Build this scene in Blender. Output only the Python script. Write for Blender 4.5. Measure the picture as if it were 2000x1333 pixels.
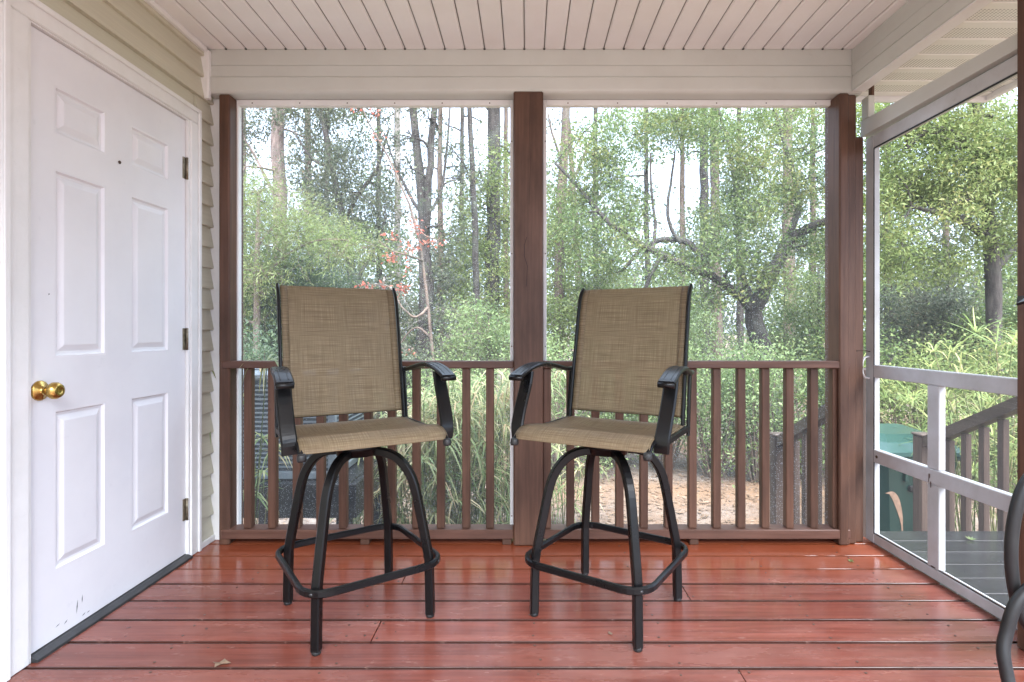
import bpy, bmesh, math, random
import numpy as np
from mathutils import Vector, Matrix

for o in list(bpy.data.objects):
    bpy.data.objects.remove(o)
SC = bpy.context.scene
COL = SC.collection
R = math.radians

# ------------------------------------------------------------------ camera
F, H, VX, VY = 1075.0, 1.055, 1028.0, 648.0        # photograph pixels (2000 x 1333)
cam = bpy.data.cameras.new('camera')
cam.sensor_width = 36.0
cam.lens = 36.0 * F / 2000.0
cam.shift_x = -(VX - 1000.0) / 2000.0
cam.shift_y = -(666.5 - VY) / 2000.0
cam.clip_start, cam.clip_end = 0.05, 900.0
camo = bpy.data.objects.new('camera', cam)
camo.location = (0, 0, H)
camo.rotation_euler = (R(90), 0, 0)
COL.objects.link(camo)
SC.camera = camo

# ------------------------------------------------------------------ sky and sun (overcast)
SUN_EL, SUN_AZ = 58.0, 165.0       # azimuth clockwise from +Y: high, behind the camera to the right
w = bpy.data.worlds.new('World')
SC.world = w
w.use_nodes = True
nt = w.node_tree
nt.nodes.clear()
n_out = nt.nodes.new('ShaderNodeOutputWorld')
n_bg = nt.nodes.new('ShaderNodeBackground')
n_sky = nt.nodes.new('ShaderNodeTexSky')
n_sky.sky_type = 'NISHITA'
n_sky.sun_disc = False
n_sky.sun_elevation = R(SUN_EL)
n_sky.sun_rotation = R(SUN_AZ)
n_sky.air_density, n_sky.dust_density, n_sky.ozone_density = 1.0, 1.5, 1.0
n_tc = nt.nodes.new('ShaderNodeTexCoord')
n_sep = nt.nodes.new('ShaderNodeSeparateXYZ')
nt.links.new(n_tc.outputs['Generated'], n_sep.inputs[0])
# cloud layer: the standard overcast distribution, zenith three times the horizon
n_el = nt.nodes.new('ShaderNodeMapRange')
n_el.inputs['From Min'].default_value = 0.0
n_el.inputs['From Max'].default_value = 1.0
n_el.inputs['To Min'].default_value = 1 / 3
n_el.inputs['To Max'].default_value = 1.0
nt.links.new(n_sep.outputs['Z'], n_el.inputs['Value'])
n_cloud = nt.nodes.new('ShaderNodeVectorMath')
n_cloud.operation = 'SCALE'
n_cloud.inputs[0].default_value = (6.8, 8.2, 10.4)
nt.links.new(n_el.outputs[0], n_cloud.inputs['Scale'])
n_mix = nt.nodes.new('ShaderNodeMix')
n_mix.data_type = 'RGBA'
n_mix.inputs['Factor'].default_value = 0.82
nt.links.new(n_sky.outputs[0], n_mix.inputs['A'])
nt.links.new(n_cloud.outputs[0], n_mix.inputs['B'])
nt.links.new(n_mix.outputs['Result'], n_bg.inputs['Color'])
n_bg.inputs['Strength'].default_value = 0.095
nt.links.new(n_bg.outputs[0], n_out.inputs['Surface'])

sun = bpy.data.lights.new('sun', 'SUN')
sun.energy = 2.5
sun.angle = R(70)
sun.color = (1.0, 0.99, 0.98)
suno = bpy.data.objects.new('sun', sun)
az, el = R(SUN_AZ), R(SUN_EL)
sd = Vector((math.sin(az) * math.cos(el), math.cos(az) * math.cos(el), math.sin(el)))
suno.rotation_euler = (-sd).to_track_quat('-Z', 'Y').to_euler()
suno.location = sd * 50
COL.objects.link(suno)

SC.render.engine = 'CYCLES'
SC.cycles.max_bounces = 10
SC.cycles.diffuse_bounces = 5
SC.cycles.glossy_bounces = 3
SC.cycles.transmission_bounces = 4
SC.cycles.transparent_max_bounces = 12
SC.cycles.sample_clamp_indirect = 6.0
SC.cycles.use_denoising = True
SC.cycles.denoising_prefilter = 'ACCURATE'
vs = SC.view_settings
vs.view_transform = 'Standard'
vs.look = 'None'
vs.exposure = 2.95
vs.gamma = 1.0
vs.use_curve_mapping = False


# ------------------------------------------------------------------ helpers
def P(px, py, Y):
    """The point at depth Y that the photograph shows at pixel (px, py)."""
    return Vector(((px - VX) * Y / F, Y, H - (py - VY) * Y / F))


def XP(px, Y):
    return (px - VX) * Y / F


def tag(o, label=None, cat=None, group=None, kind=None):
    if label: o['label'] = label
    if cat: o['category'] = cat
    if group: o['group'] = group
    if kind: o['kind'] = kind
    return o


def empty(name, loc=(0, 0, 0), rz=0.0):
    o = bpy.data.objects.new(name, None)
    o.empty_display_size = 0.1
    o.location = loc
    o.rotation_euler = (0, 0, rz)
    COL.objects.link(o)
    return o


def link(name, mesh, parent=None, loc=None):
    o = bpy.data.objects.new(name, mesh)
    COL.objects.link(o)
    if parent is not None:
        o.parent = parent
    if loc is not None:
        o.location = loc
    return o


class MB:
    """Collects shapes; build() links them as ONE mesh object."""
    def __init__(s, origin=(0, 0, 0)):
        s.v, s.f, s.sm = [], [], []
        s.o = Vector(origin)

    def raw(s, vs_, fs, smooth=False, M=None):
        b = len(s.v)
        for p in vs_:
            p = Vector(p)
            if M is not None:
                p = M @ p
            s.v.append(tuple(p - s.o))
        for f in fs:
            s.f.append(tuple(i + b for i in f))
            s.sm.append(smooth)
        return s

    def box(s, x0, x1, y0, y1, z0, z1, c=0.0, M=None):
        if c <= 0:
            v = [(x, y, z) for x in (x0, x1) for y in (y0, y1) for z in (z0, z1)]
            f = [(0, 1, 3, 2), (4, 6, 7, 5), (0, 4, 5, 1), (2, 3, 7, 6), (0, 2, 6, 4), (1, 5, 7, 3)]
            return s.raw(v, f, False, M)
        c = min(c, abs(x1 - x0) * .45, abs(y1 - y0) * .45, abs(z1 - z0) * .45)
        lo, hi = (x0, y0, z0), (x1, y1, z1)
        v, idx = [], {}
        for i in (0, 1):
            for j in (0, 1):
                for k in (0, 1):
                    cc = [(lo, hi)[b][a] for a, b in enumerate((i, j, k))]
                    sg = [1 if b == 0 else -1 for b in (i, j, k)]
                    for ax in range(3):
                        p = [cc[a] + (0 if a == ax else sg[a] * c) for a in range(3)]
                        idx[(i, j, k, ax)] = len(v)
                        v.append(p)
        f = []
        for ax in range(3):
            a1, a2 = (ax + 1) % 3, (ax + 2) % 3
            for side in (0, 1):
                q = []
                for b1, b2 in ((0, 0), (1, 0), (1, 1), (0, 1)):
                    t = [0, 0, 0]; t[ax] = side; t[a1] = b1; t[a2] = b2
                    q.append(idx[(*t, ax)])
                f.append(tuple(q) if side else tuple(reversed(q)))
            for b1 in (0, 1):
                for b2 in (0, 1):
                    t0 = [0, 0, 0]; t1 = [0, 0, 0]
                    t0[a1] = t1[a1] = b1; t0[a2] = t1[a2] = b2
                    t1[ax] = 1
                    q = (idx[(*t0, a1)], idx[(*t1, a1)], idx[(*t1, a2)], idx[(*t0, a2)])
                    f.append(q if b1 == b2 else tuple(reversed(q)))
        for i in (0, 1):
            for j in (0, 1):
                for k in (0, 1):
                    q = (idx[(i, j, k, 0)], idx[(i, j, k, 1)], idx[(i, j, k, 2)])
                    f.append(q if (i + j + k) % 2 else tuple(reversed(q)))
        return s.raw(v, f, False, M)

    def tube(s, pts, rad, n=8, cap=True, smooth=True):
        pts = [Vector(p) for p in pts]
        m = len(pts)
        if not hasattr(rad, '__len__'):
            rad = [rad] * m
        v, f = [], []
        up = None
        for i, p in enumerate(pts):
            t = (pts[min(i + 1, m - 1)] - pts[max(i - 1, 0)])
            if t.length < 1e-9: t = Vector((0, 0, 1))
            t.normalize()
            if up is None:
                up = t.orthogonal().normalized()
            else:
                up = (up - t * up.dot(t))
                if up.length < 1e-6: up = t.orthogonal()
                up.normalize()
            sd_ = t.cross(up)
            for k in range(n):
                a = 2 * math.pi * k / n
                v.append(p + (up * math.cos(a) + sd_ * math.sin(a)) * rad[i])
        for i in range(m - 1):
            for k in range(n):
                k2 = (k + 1) % n
                f.append((i * n + k, i * n + k2, (i + 1) * n + k2, (i + 1) * n + k))
        if cap:
            f.append(tuple(range(n - 1, -1, -1)))
            f.append(tuple((m - 1) * n + k for k in range(n)))
        return s.raw(v, f, smooth)

    def sweep(s, pts, side, ws, wn, c=0.004, closed=False):
        """Sweeps a chamfered rectangle (ws along side, wn across) along pts."""
        pts = [Vector(p) for p in pts]
        m = len(pts)
        v, f = [], []
        if not hasattr(ws, '__len__'): ws = [ws] * m
        for i, p in enumerate(pts):
            if closed:
                t = pts[(i + 1) % m] - pts[(i - 1) % m]
            else:
                t = pts[min(i + 1, m - 1)] - pts[max(i - 1, 0)]
            t.normalize()
            sv = side(i) if callable(side) else Vector(side)
            sv = (sv - t * sv.dot(t)).normalized()
            nv = t.cross(sv)
            a, b = ws[i] / 2, wn / 2
            for (x, y) in ((a - c, b), (a, b - c), (a, -b + c), (a - c, -b), (-a + c, -b), (-a, -b + c), (-a, b - c), (-a + c, b)):
                v.append(p + sv * x + nv * y)
        for i in range(m if closed else m - 1):
            j = (i + 1) % m
            for k in range(8):
                k2 = (k + 1) % 8
                f.append((i * 8 + k2, i * 8 + k, j * 8 + k, j * 8 + k2))
        if not closed:
            f.append(tuple(range(8)))
            f.append(tuple((m - 1) * 8 + k for k in range(7, -1, -1)))
        return s.raw(v, f, False)

    def lathe(s, prof, n=20, M=None, smooth=True):
        """prof: (radius, height) along local Z."""
        v, f = [], []
        for (r, z) in prof:
            for k in range(n):
                a = 2 * math.pi * k / n
                v.append((r * math.cos(a), r * math.sin(a), z))
        for i in range(len(prof) - 1):
            for k in range(n):
                k2 = (k + 1) % n
                f.append((i * n + k, i * n + k2, (i + 1) * n + k2, (i + 1) * n + k))
        f.append(tuple(range(n - 1, -1, -1)))
        f.append(tuple((len(prof) - 1) * n + k for k in range(n)))
        return s.raw(v, f, smooth, M)

    def prism(s, poly, axis, a0, a1):
        """poly in the two other axes (order: xyz without axis), extruded along axis."""
        def pt(q, a):
            q = list(q); q.insert(axis, a); return q
        n = len(poly)
        v = [pt(q, a0) for q in poly] + [pt(q, a1) for q in poly]
        f = [tuple(range(n - 1, -1, -1)), tuple(range(n, 2 * n))]
        f += [(k, (k + 1) % n, n + (k + 1) % n, n + k) for k in range(n)]
        return s.raw(v, f)

    def mesh(s, name, mat=None):
        me = bpy.data.meshes.new(name)
        me.from_pydata(s.v, [], s.f)
        me.polygons.foreach_set('use_smooth', s.sm)
        if mat: me.materials.append(mat)
        bm = bmesh.new(); bm.from_mesh(me)
        bmesh.ops.recalc_face_normals(bm, faces=bm.faces)
        bm.to_mesh(me); bm.free()
        me.update()
        return me

    def build(s, name, mat, parent=None, loc=None):
        return link(name, s.mesh(name, mat), parent, loc)


# ------------------------------------------------------------------ materials
def newmat(name):
    m = bpy.data.materials.new(name)
    m.use_nodes = True
    m.node_tree.nodes.clear()
    return m, m.node_tree


def N(t, typ, **kw):
    n = t.nodes.new('ShaderNode' + typ)
    for k, v in kw.items():
        if k.startswith('i_'):
            n.inputs[k[2:].replace('_', ' ')].default_value = v
        else:
            setattr(n, k, v)
    return n


def ramp(t, fac, stops):
    r = t.nodes.new('ShaderNodeValToRGB')
    e = r.color_ramp.elements
    while len(e) < len(stops): e.new(0.5)
    for q, (p, c) in zip(e, stops):
        q.position = p
        q.color = (*c, 1) if len(c) == 3 else c
    t.links.new(fac, r.inputs[0])
    return r.outputs[0]


def mixc(t, fac, a, b, blend='MIX'):
    m = t.nodes.new('ShaderNodeMix')
    m.data_type = 'RGBA'; m.blend_type = blend
    for s_, v in (('Factor', fac), ('A', a), ('B', b)):
        if hasattr(v, 'is_linked') or isinstance(v, bpy.types.NodeSocket):
            t.links.new(v, m.inputs[s_])
        elif s_ == 'Factor':
            m.inputs[s_].default_value = v
        else:
            m.inputs[s_].default_value = (*v, 1)
    return m.outputs['Result']


def math_(t, op, a, b=None, clamp=False):
    m = t.nodes.new('ShaderNodeMath'); m.operation = op; m.use_clamp = clamp
    for i, v in enumerate((a, b)):
        if v is None: continue
        if isinstance(v, bpy.types.NodeSocket): t.links.new(v, m.inputs[i])
        else: m.inputs[i].default_value = v
    return m.outputs[0]


def coords(t, scale=(1, 1, 1), rnd=True, world=False):
    if world:
        src = N(t, 'NewGeometry').outputs['Position']
    else:
        src = N(t, 'TexCoord').outputs['Object']
    if rnd:
        oi = N(t, 'ObjectInfo')
        k = math_(t, 'MULTIPLY', oi.outputs['Random'], 37.0)
        add = N(t, 'VectorMath', operation='ADD')
        t.links.new(src, add.inputs[0])
        cmb = N(t, 'CombineXYZ')
        for i in range(3): t.links.new(k, cmb.inputs[i])
        t.links.new(cmb.outputs[0], add.inputs[1])
        src = add.outputs[0]
    mp = N(t, 'Mapping')
    mp.inputs['Scale'].default_value = scale
    t.links.new(src, mp.inputs[0])
    return mp.outputs[0]


def noise(t, vec, scale, detail=3, rough=0.55):
    n = N(t, 'TexNoise')
    n.inputs['Scale'].default_value = scale
    n.inputs['Detail'].default_value = detail
    n.inputs['Roughness'].default_value = rough
    t.links.new(vec, n.inputs['Vector'])
    return n.outputs['Fac']


def finish(m, t, col, rough, bump=None, bdist=0.002, metal=0.0, spec=0.5, bstr=0.5):
    b = N(t, 'BsdfPrincipled')
    o = N(t, 'OutputMaterial')
    for s_, v in (('Base Color', col), ('Roughness', rough)):
        if isinstance(v, bpy.types.NodeSocket): t.links.new(v, b.inputs[s_])
        elif s_ == 'Base Color': b.inputs[s_].default_value = (*v, 1)
        else: b.inputs[s_].default_value = v
    b.inputs['Metallic'].default_value = metal
    b.inputs['Specular IOR Level'].default_value = spec
    if bump is not None:
        bn = N(t, 'Bump')
        bn.inputs['Strength'].default_value = bstr
        bn.inputs['Distance'].default_value = bdist
        t.links.new(bump, bn.inputs['Height'])
        t.links.new(bn.outputs[0], b.inputs['Normal'])
    t.links.new(b.outputs[0], o.inputs['Surface'])
    return m


def paint(name, col, dark=None, rough=0.4, scale=6.0, grime=0.12, stretch=(1, 1, 1), spec=0.4, bump=0.001, metal=0.0):
    """A painted / moulded surface with blotches and faint relief."""
    m, t = newmat(name)
    v = coords(t, stretch)
    n1 = noise(t, v, scale, 5, 0.6)
    n2 = noise(t, v, scale * 9, 3, 0.6)
    dark = dark or tuple(c * (1 - grime * 2) for c in col)
    c = mixc(t, ramp(t, n1, [(0.35, (0, 0, 0)), (0.75, (1, 1, 1))]), col, dark)
    sp = ramp(t, n2, [(0.66, (0, 0, 0)), (0.8, (grime, grime, grime))])
    c = mixc(t, sp, c, tuple(x * 0.35 for x in dark))
    rg = math_(t, 'ADD', math_(t, 'MULTIPLY', n1, 0.25), rough - 0.12)
    return finish(m, t, c, rg, n2, bump, metal, spec)


def wood(name, ca, cb, cc, rough=0.45, axis=0, wet=False, var=0.25, spec=0.4):
    """Stained boards: grain along the axis, blotches, object-to-object change."""
    m, t = newmat(name)
    st = [1.0, 1.0, 1.0]
    g = [60.0, 60.0, 60.0]; g[axis] = 2.2
    bl = [5.0, 5.0, 5.0]; bl[axis] = 1.4
    grain = noise(t, coords(t, tuple(g)), 1.0, 4, 0.6)
    blot = noise(t, coords(t, tuple(bl)), 1.0, 5, 0.65)
    fine = noise(t, coords(t, (1, 1, 1)), 90, 3, 0.6)
    c = mixc(t, ramp(t, grain, [(0.36, (0, 0, 0)), (0.64, (1, 1, 1))]), ca, cb)
    c = mixc(t, ramp(t, blot, [(0.45, (0, 0, 0)), (0.72, (1, 1, 1))]), c, cc)
    oi = N(t, 'ObjectInfo')
    k = math_(t, 'ADD', math_(t, 'MULTIPLY', oi.outputs['Random'], var), 1 - var / 2)
    hs = N(t, 'HueSaturation')
    t.links.new(k, hs.inputs['Value'])
    t.links.new(c, hs.inputs['Color'])
    c = hs.outputs[0]
    sp = ramp(t, fine, [(0.68, (0, 0, 0)), (0.78, (0.5, 0.5, 0.5))])
    c = mixc(t, sp, c, tuple(x * 0.4 for x in ca))
    rg = math_(t, 'ADD', math_(t, 'MULTIPLY', blot, 0.35), rough - 0.17)
    if wet:      # scuffed stain, dirt and painted gap shade along the plank edges
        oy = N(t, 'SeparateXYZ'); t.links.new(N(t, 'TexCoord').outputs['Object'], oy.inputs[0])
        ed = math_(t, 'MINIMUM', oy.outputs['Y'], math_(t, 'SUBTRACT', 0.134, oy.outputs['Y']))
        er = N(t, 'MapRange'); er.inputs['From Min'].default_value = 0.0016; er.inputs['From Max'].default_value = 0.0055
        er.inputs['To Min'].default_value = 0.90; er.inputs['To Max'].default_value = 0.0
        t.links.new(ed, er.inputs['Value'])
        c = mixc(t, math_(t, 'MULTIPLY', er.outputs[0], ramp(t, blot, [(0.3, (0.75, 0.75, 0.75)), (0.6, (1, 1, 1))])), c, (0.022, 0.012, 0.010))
        sc1 = noise(t, coords(t, (5, 16, 1)), 3.0, 6, 0.75)
        c = mixc(t, ramp(t, sc1, [(0.60, (0, 0, 0)), (0.74, (0.45, 0.45, 0.45))]), c, (0.40, 0.24, 0.20))
        sc2 = noise(t, coords(t, (2.2, 7, 1)), 2.0, 5, 0.7)
        c = mixc(t, ramp(t, sc2, [(0.60, (0, 0, 0)), (0.72, (0.6, 0.6, 0.6))]), c, (0.11, 0.035, 0.025))
        sc3 = noise(t, coords(t, (1, 1, 1)), 38.0, 2, 0.5)
        c = mixc(t, ramp(t, sc3, [(0.74, (0, 0, 0)), (0.78, (0.7, 0.7, 0.7))]), c, (0.05, 0.025, 0.02))
    if wet:      # rain blown in along the screens: darker, redder, glossy boards
        gy = N(t, 'SeparateXYZ')
        t.links.new(N(t, 'NewGeometry').outputs['Position'], gy.inputs[0])
        wob = noise(t, coords(t, (1, 1, 1), False, True), 5, 3)
        wf = math_(t, 'ADD', gy.outputs['Y'], math_(t, 'MULTIPLY', wob, 0.5))
        mr = N(t, 'MapRange'); mr.interpolation_type = 'SMOOTHSTEP'
        mr.inputs['From Min'].default_value = 2.45
        mr.inputs['From Max'].default_value = 2.92
        t.links.new(wf, mr.inputs['Value'])
        c = mixc(t, math_(t, 'MULTIPLY', mr.outputs[0], 0.6), c, (0.26, 0.060, 0.019))
        rg = math_(t, 'SUBTRACT', rg, math_(t, 'MULTIPLY', mr.outputs[0], 0.2), True)
    return finish(m, t, c, rg, grain, 0.0012, 0, spec, 0.35)


def leafmat(name, stops, trans=0.35, rough=0.45, gloss=0.25):
    m, t = newmat(name)
    rnd = N(t, 'NewGeometry').outputs['Random Per Island']
    big = noise(t, coords(t, (1, 1, 1), True, True), 1.1, 2)
    f = math_(t, 'ADD', math_(t, 'MULTIPLY', rnd, 0.5), math_(t, 'SUBTRACT', math_(t, 'MULTIPLY', big, 1.0), 0.22), True)
    c = ramp(t, f, stops)
    ds = N(t, 'HueSaturation'); ds.inputs['Saturation'].default_value = 0.86
    t.links.new(c, ds.inputs['Color']); c = ds.outputs[0]
    b = N(t, 'BsdfPrincipled')
    t.links.new(c, b.inputs['Base Color'])
    b.inputs['Roughness'].default_value = rough
    b.inputs['Specular IOR Level'].default_value = gloss
    tr = N(t, 'BsdfTranslucent')
    hs = N(t, 'HueSaturation'); hs.inputs['Value'].default_value = 1.5
    t.links.new(c, hs.inputs['Color'])
    t.links.new(hs.outputs[0], tr.inputs['Color'])
    mx = N(t, 'MixShader'); mx.inputs[0].default_value = trans
    t.links.new(b.outputs[0], mx.inputs[1]); t.links.new(tr.outputs[0], mx.inputs[2])
    o = N(t, 'OutputMaterial')
    t.links.new(mx.outputs[0], o.inputs['Surface'])
    return m


def barkmat(name, ca, cb, cc):
    m, t = newmat(name)
    v = coords(t, (1, 1, 0.25), False, True)
    n1 = noise(t, v, 14, 5, 0.65)
    n2 = noise(t, coords(t, (1, 1, 1), False, True), 2.5, 3)
    c = mixc(t, ramp(t, n1, [(0.38, (0, 0, 0)), (0.62, (1, 1, 1))]), ca, cb)
    c = mixc(t, ramp(t, n2, [(0.5, (0, 0, 0)), (0.68, (0.8, 0.8, 0.8))]), c, cc)
    return finish(m, t, c, 0.8, n1, 0.03, 0, 0.3, 0.9)


def screenmat(name, base, drops, dscale=230.0):
    """Insect screen: fine mesh seen as a veil, rain drops held in it."""
    m, t = newmat(name)
    v = coords(t, (1, 1, 1), False, True)
    vo = N(t, 'TexVoronoi'); vo.inputs['Scale'].default_value = dscale
    t.links.new(v, vo.inputs['Vector'])
    sep = N(t, 'SeparateColor'); t.links.new(vo.outputs['Color'], sep.inputs[0])
    patch = noise(t, v, 2.6, 3, 0.6)
    thr = math_(t, 'SUBTRACT', 1.22, math_(t, 'MULTIPLY', patch, 0.75 * drops))
    on = math_(t, 'GREATER_THAN', sep.outputs[0], thr)
    small = math_(t, 'LESS_THAN', vo.outputs['Distance'], 0.42)
    d = math_(t, 'MULTIPLY', on, small)
    fac = math_(t, 'ADD', base, math_(t, 'MULTIPLY', d, 0.34), True)
    df = N(t, 'BsdfDiffuse'); df.inputs['Color'].default_value = (0.55, 0.57, 0.58, 1)
    tl = N(t, 'BsdfTranslucent'); tl.inputs['Color'].default_value = (0.75, 0.78, 0.8, 1)
    m1 = N(t, 'MixShader'); m1.inputs[0].default_value = 0.55
    t.links.new(df.outputs[0], m1.inputs[1]); t.links.new(tl.outputs[0], m1.inputs[2])
    tp = N(t, 'BsdfTransparent')
    m2 = N(t, 'MixShader')
    t.links.new(fac, m2.inputs[0])
    t.links.new(tp.outputs[0], m2.inputs[1]); t.links.new(m1.outputs[0], m2.inputs[2])
    o = N(t, 'OutputMaterial'); t.links.new(m2.outputs[0], o.inputs['Surface'])
    return m


def slingmat(name):
    m, t = newmat(name)
    tc = N(t, 'UVMap').outputs[0]
    def nz(sc, scale, detail=2):
        mp = N(t, 'Mapping'); mp.inputs['Scale'].default_value = sc
        t.links.new(tc, mp.inputs[0])
        return noise(t, mp.outputs[0], scale, detail, 0.7)
    warp = nz((480, 6, 1), 1.0)
    weft = nz((6, 440, 1), 1.0)
    c = mixc(t, ramp(t, warp, [(0.3, (0, 0, 0)), (0.7, (1, 1, 1))]), (0.25, 0.185, 0.108), (0.44, 0.35, 0.225))
    c = mixc(t, ramp(t, weft, [(0.4, (0, 0, 0)), (0.62, (0.75, 0.75, 0.75))]), c, (0.17, 0.115, 0.068))
    b = N(t, 'BsdfPrincipled'); t.links.new(c, b.inputs['Base Color'])
    b.inputs['Roughness'].default_value = 0.55; b.inputs['Specular IOR Level'].default_value = 0.3
    bn = N(t, 'Bump'); bn.inputs['Strength'].default_value = 0.4; bn.inputs['Distance'].default_value = 0.001
    t.links.new(math_(t, 'ADD', warp, weft), bn.inputs['Height']); t.links.new(bn.outputs[0], b.inputs['Normal'])
    tl = N(t, 'BsdfTranslucent'); t.links.new(c, tl.inputs['Color'])
    tp = N(t, 'BsdfTransparent')
    m1 = N(t, 'MixShader'); m1.inputs[0].default_value = 0.4
    t.links.new(b.outputs[0], m1.inputs[1]); t.links.new(tl.outputs[0], m1.inputs[2])
    m2 = N(t, 'MixShader'); m2.inputs[0].default_value = 0.19
    t.links.new(m1.outputs[0], m2.inputs[1]); t.links.new(tp.outputs[0], m2.inputs[2])
    o = N(t, 'OutputMaterial'); t.links.new(m2.outputs[0], o.inputs['Surface'])
    return m


def groundmat():
    m, t = newmat('leaf_litter_ground')
    v = coords(t, (1, 1, 1), False, True)
    a = noise(t, v, 0.5, 4); b = noise(t, v, 9, 5, 0.7); c_ = noise(t, v, 40, 4, 0.7)
    c = mixc(t, ramp(t, b, [(0.35, (0, 0, 0)), (0.65, (1, 1, 1))]), (0.10, 0.074, 0.058), (0.21, 0.175, 0.15))
    c = mixc(t, ramp(t, a, [(0.42, (0, 0, 0)), (0.6, (1, 1, 1))]), c, (0.18, 0.11, 0.065))
    c = mixc(t, ramp(t, c_, [(0.55, (0, 0, 0)), (0.75, (0.8, 0.8, 0.8))]), c, (0.17, 0.115, 0.085))
    return finish(m, t, c, 0.75, c_, 0.02, 0, 0.3, 0.8)


M = {}
M['white'] = paint('white_door_paint', (0.80, 0.80, 0.83), (0.72, 0.72, 0.76), 0.38, 2.5, 0.09, (1, 1, 1), 0.4, 0.0006)
M['trim'] = paint('white_trim', (0.80, 0.80, 0.80), (0.70, 0.70, 0.69), 0.4, 5, 0.10)
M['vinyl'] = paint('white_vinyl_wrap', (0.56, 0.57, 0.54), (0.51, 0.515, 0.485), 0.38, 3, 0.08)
M['ceil'] = paint('ceiling_vinyl', (0.86, 0.86, 0.85), (0.80, 0.795, 0.78), 0.42, 3, 0.05)
M['siding'] = paint('beige_siding', (0.59, 0.57, 0.46), (0.54, 0.52, 0.42), 0.5, 4, 0.05, (30, 1, 30))
M['brown'] = wood('brown_stain', (0.082, 0.038, 0.023), (0.128, 0.063, 0.040), (0.050, 0.023, 0.014), 0.5, 2, False, 0.12)
M['brownx'] = wood('brown_stain_rail', (0.095, 0.044, 0.030), (0.140, 0.069, 0.049), (0.064, 0.030, 0.020), 0.42, 0, False, 0.12)
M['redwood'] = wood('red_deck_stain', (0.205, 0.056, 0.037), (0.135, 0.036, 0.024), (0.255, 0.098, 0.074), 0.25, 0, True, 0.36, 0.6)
M['wetdeck'] = wood('wet_grey_deck', (0.020, 0.019, 0.020), (0.030, 0.028, 0.030), (0.013, 0.012, 0.013), 0.22, 0, False, 0.3, 0.4)
M['oldwood'] = wood('weathered_wood', (0.062, 0.040, 0.030), (0.095, 0.064, 0.050), (0.04, 0.026, 0.020), 0.6, 2, False, 0.25)
M['oldwoodx'] = wood('weathered_handrail', (0.065, 0.043, 0.032), (0.10, 0.072, 0.058), (0.043, 0.029, 0.022), 0.5, 1, False, 0.25)
M['black'] = paint('black_powder_coat', (0.004, 0.004, 0.0045), (0.006, 0.006, 0.0065), 0.30, 8, 0.1, (1, 1, 1), 0.28, 0.0004)
M['rubber'] = paint('black_rubber', (0.012, 0.012, 0.013), (0.022, 0.022, 0.022), 0.45, 10, 0.1)
M['dark'] = paint('dark_gap', (0.02, 0.016, 0.014), None, 0.9)
M['groove'] = paint('grey_groove_backing', (0.30, 0.27, 0.25), None, 0.8)
M['sill'] = paint('dark_threshold', (0.035, 0.036, 0.038), (0.06, 0.06, 0.062), 0.35, 14, 0.1, (1, 1, 1), 0.5, 0.001, 0.3)
M['brass'] = paint('worn_brass', (0.62, 0.42, 0.13), (0.38, 0.24, 0.07), 0.26, 18, 0.12, (1, 1, 1), 0.5, 0.0004, 1.0)
M['hinge'] = paint('tarnished_hinge', (0.34, 0.30, 0.23), (0.13, 0.10, 0.07), 0.45, 40, 0.3, (1, 1, 1), 0.5, 0.0006, 0.8)
M['rust'] = paint('rusty_metal', (0.09, 0.05, 0.035), (0.04, 0.03, 0.025), 0.7, 30, 0.3)
M['alu'] = paint('white_aluminium', (0.52, 0.525, 0.54), (0.40, 0.395, 0.39), 0.35, 7, 0.25)
M['green'] = paint('green_plastic', (0.015, 0.044, 0.036), (0.011, 0.033, 0.027), 0.34, 4, 0.1, (1, 1, 1), 0.5, 0.0008)
M['greenlid'] = paint('green_lid_plastic', (0.022, 0.062, 0.052), (0.017, 0.048, 0.04), 0.2, 4, 0.1)
M['peach'] = paint('peach_print', (0.36, 0.23, 0.16), (0.2, 0.13, 0.09), 0.6, 30, 0.3)
M['ac'] = paint('grey_ac_metal', (0.21, 0.25, 0.28), (0.17, 0.20, 0.22), 0.4, 5, 0.1)
M['acdark'] = paint('dark_ac_coil', (0.075, 0.09, 0.10), (0.05, 0.06, 0.07), 0.6, 60, 0.1)
M['blackwet'] = paint('wet_black_timber', (0.02, 0.02, 0.022), (0.035, 0.035, 0.037), 0.25, 9, 0.2)
M['pvc'] = paint('grey_pvc', (0.36, 0.38, 0.41), (0.3, 0.32, 0.34), 0.35, 9, 0.1)
M['sling'] = slingmat('tan_sling_weave')
M['screenL'] = screenmat('rain_specked_screen', 0.07, 1.02)
M['screenR'] = screenmat('rainy_screen', 0.07, 1.12)
M['screenD'] = screenmat('door_screen', 0.035, 0.6)
M['ground'] = groundmat()
M['bark'] = barkmat('brown_bark', (0.075, 0.055, 0.045), (0.17, 0.125, 0.10), (0.13, 0.12, 0.10))
M['barkdark'] = barkmat('dark_wet_bark', (0.028, 0.024, 0.022), (0.07, 0.06, 0.055), (0.085, 0.09, 0.075))
M['barkpine'] = barkmat('pink_grey_pine_bark', (0.11, 0.08, 0.07), (0.26, 0.20, 0.175), (0.16, 0.13, 0.115))
M['barkpale'] = barkmat('pale_grey_bark', (0.20, 0.18, 0.165), (0.34, 0.31, 0.29), (0.14, 0.13, 0.115))
G = lambda *c: list(c)
M['leaf_oak'] = leafmat('oak_leaf', [(0.0, (0.040, 0.082, 0.024)), (0.4, (0.082, 0.138, 0.036)), (0.7, (0.145, 0.195, 0.048)), (0.95, (0.24, 0.23, 0.06))])
M['leaf_yel'] = leafmat('yellow_green_leaf', [(0.0, (0.06, 0.105, 0.024)), (0.35, (0.115, 0.17, 0.036)), (0.7, (0.18, 0.225, 0.055)), (0.97, (0.28, 0.26, 0.075))])
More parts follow.
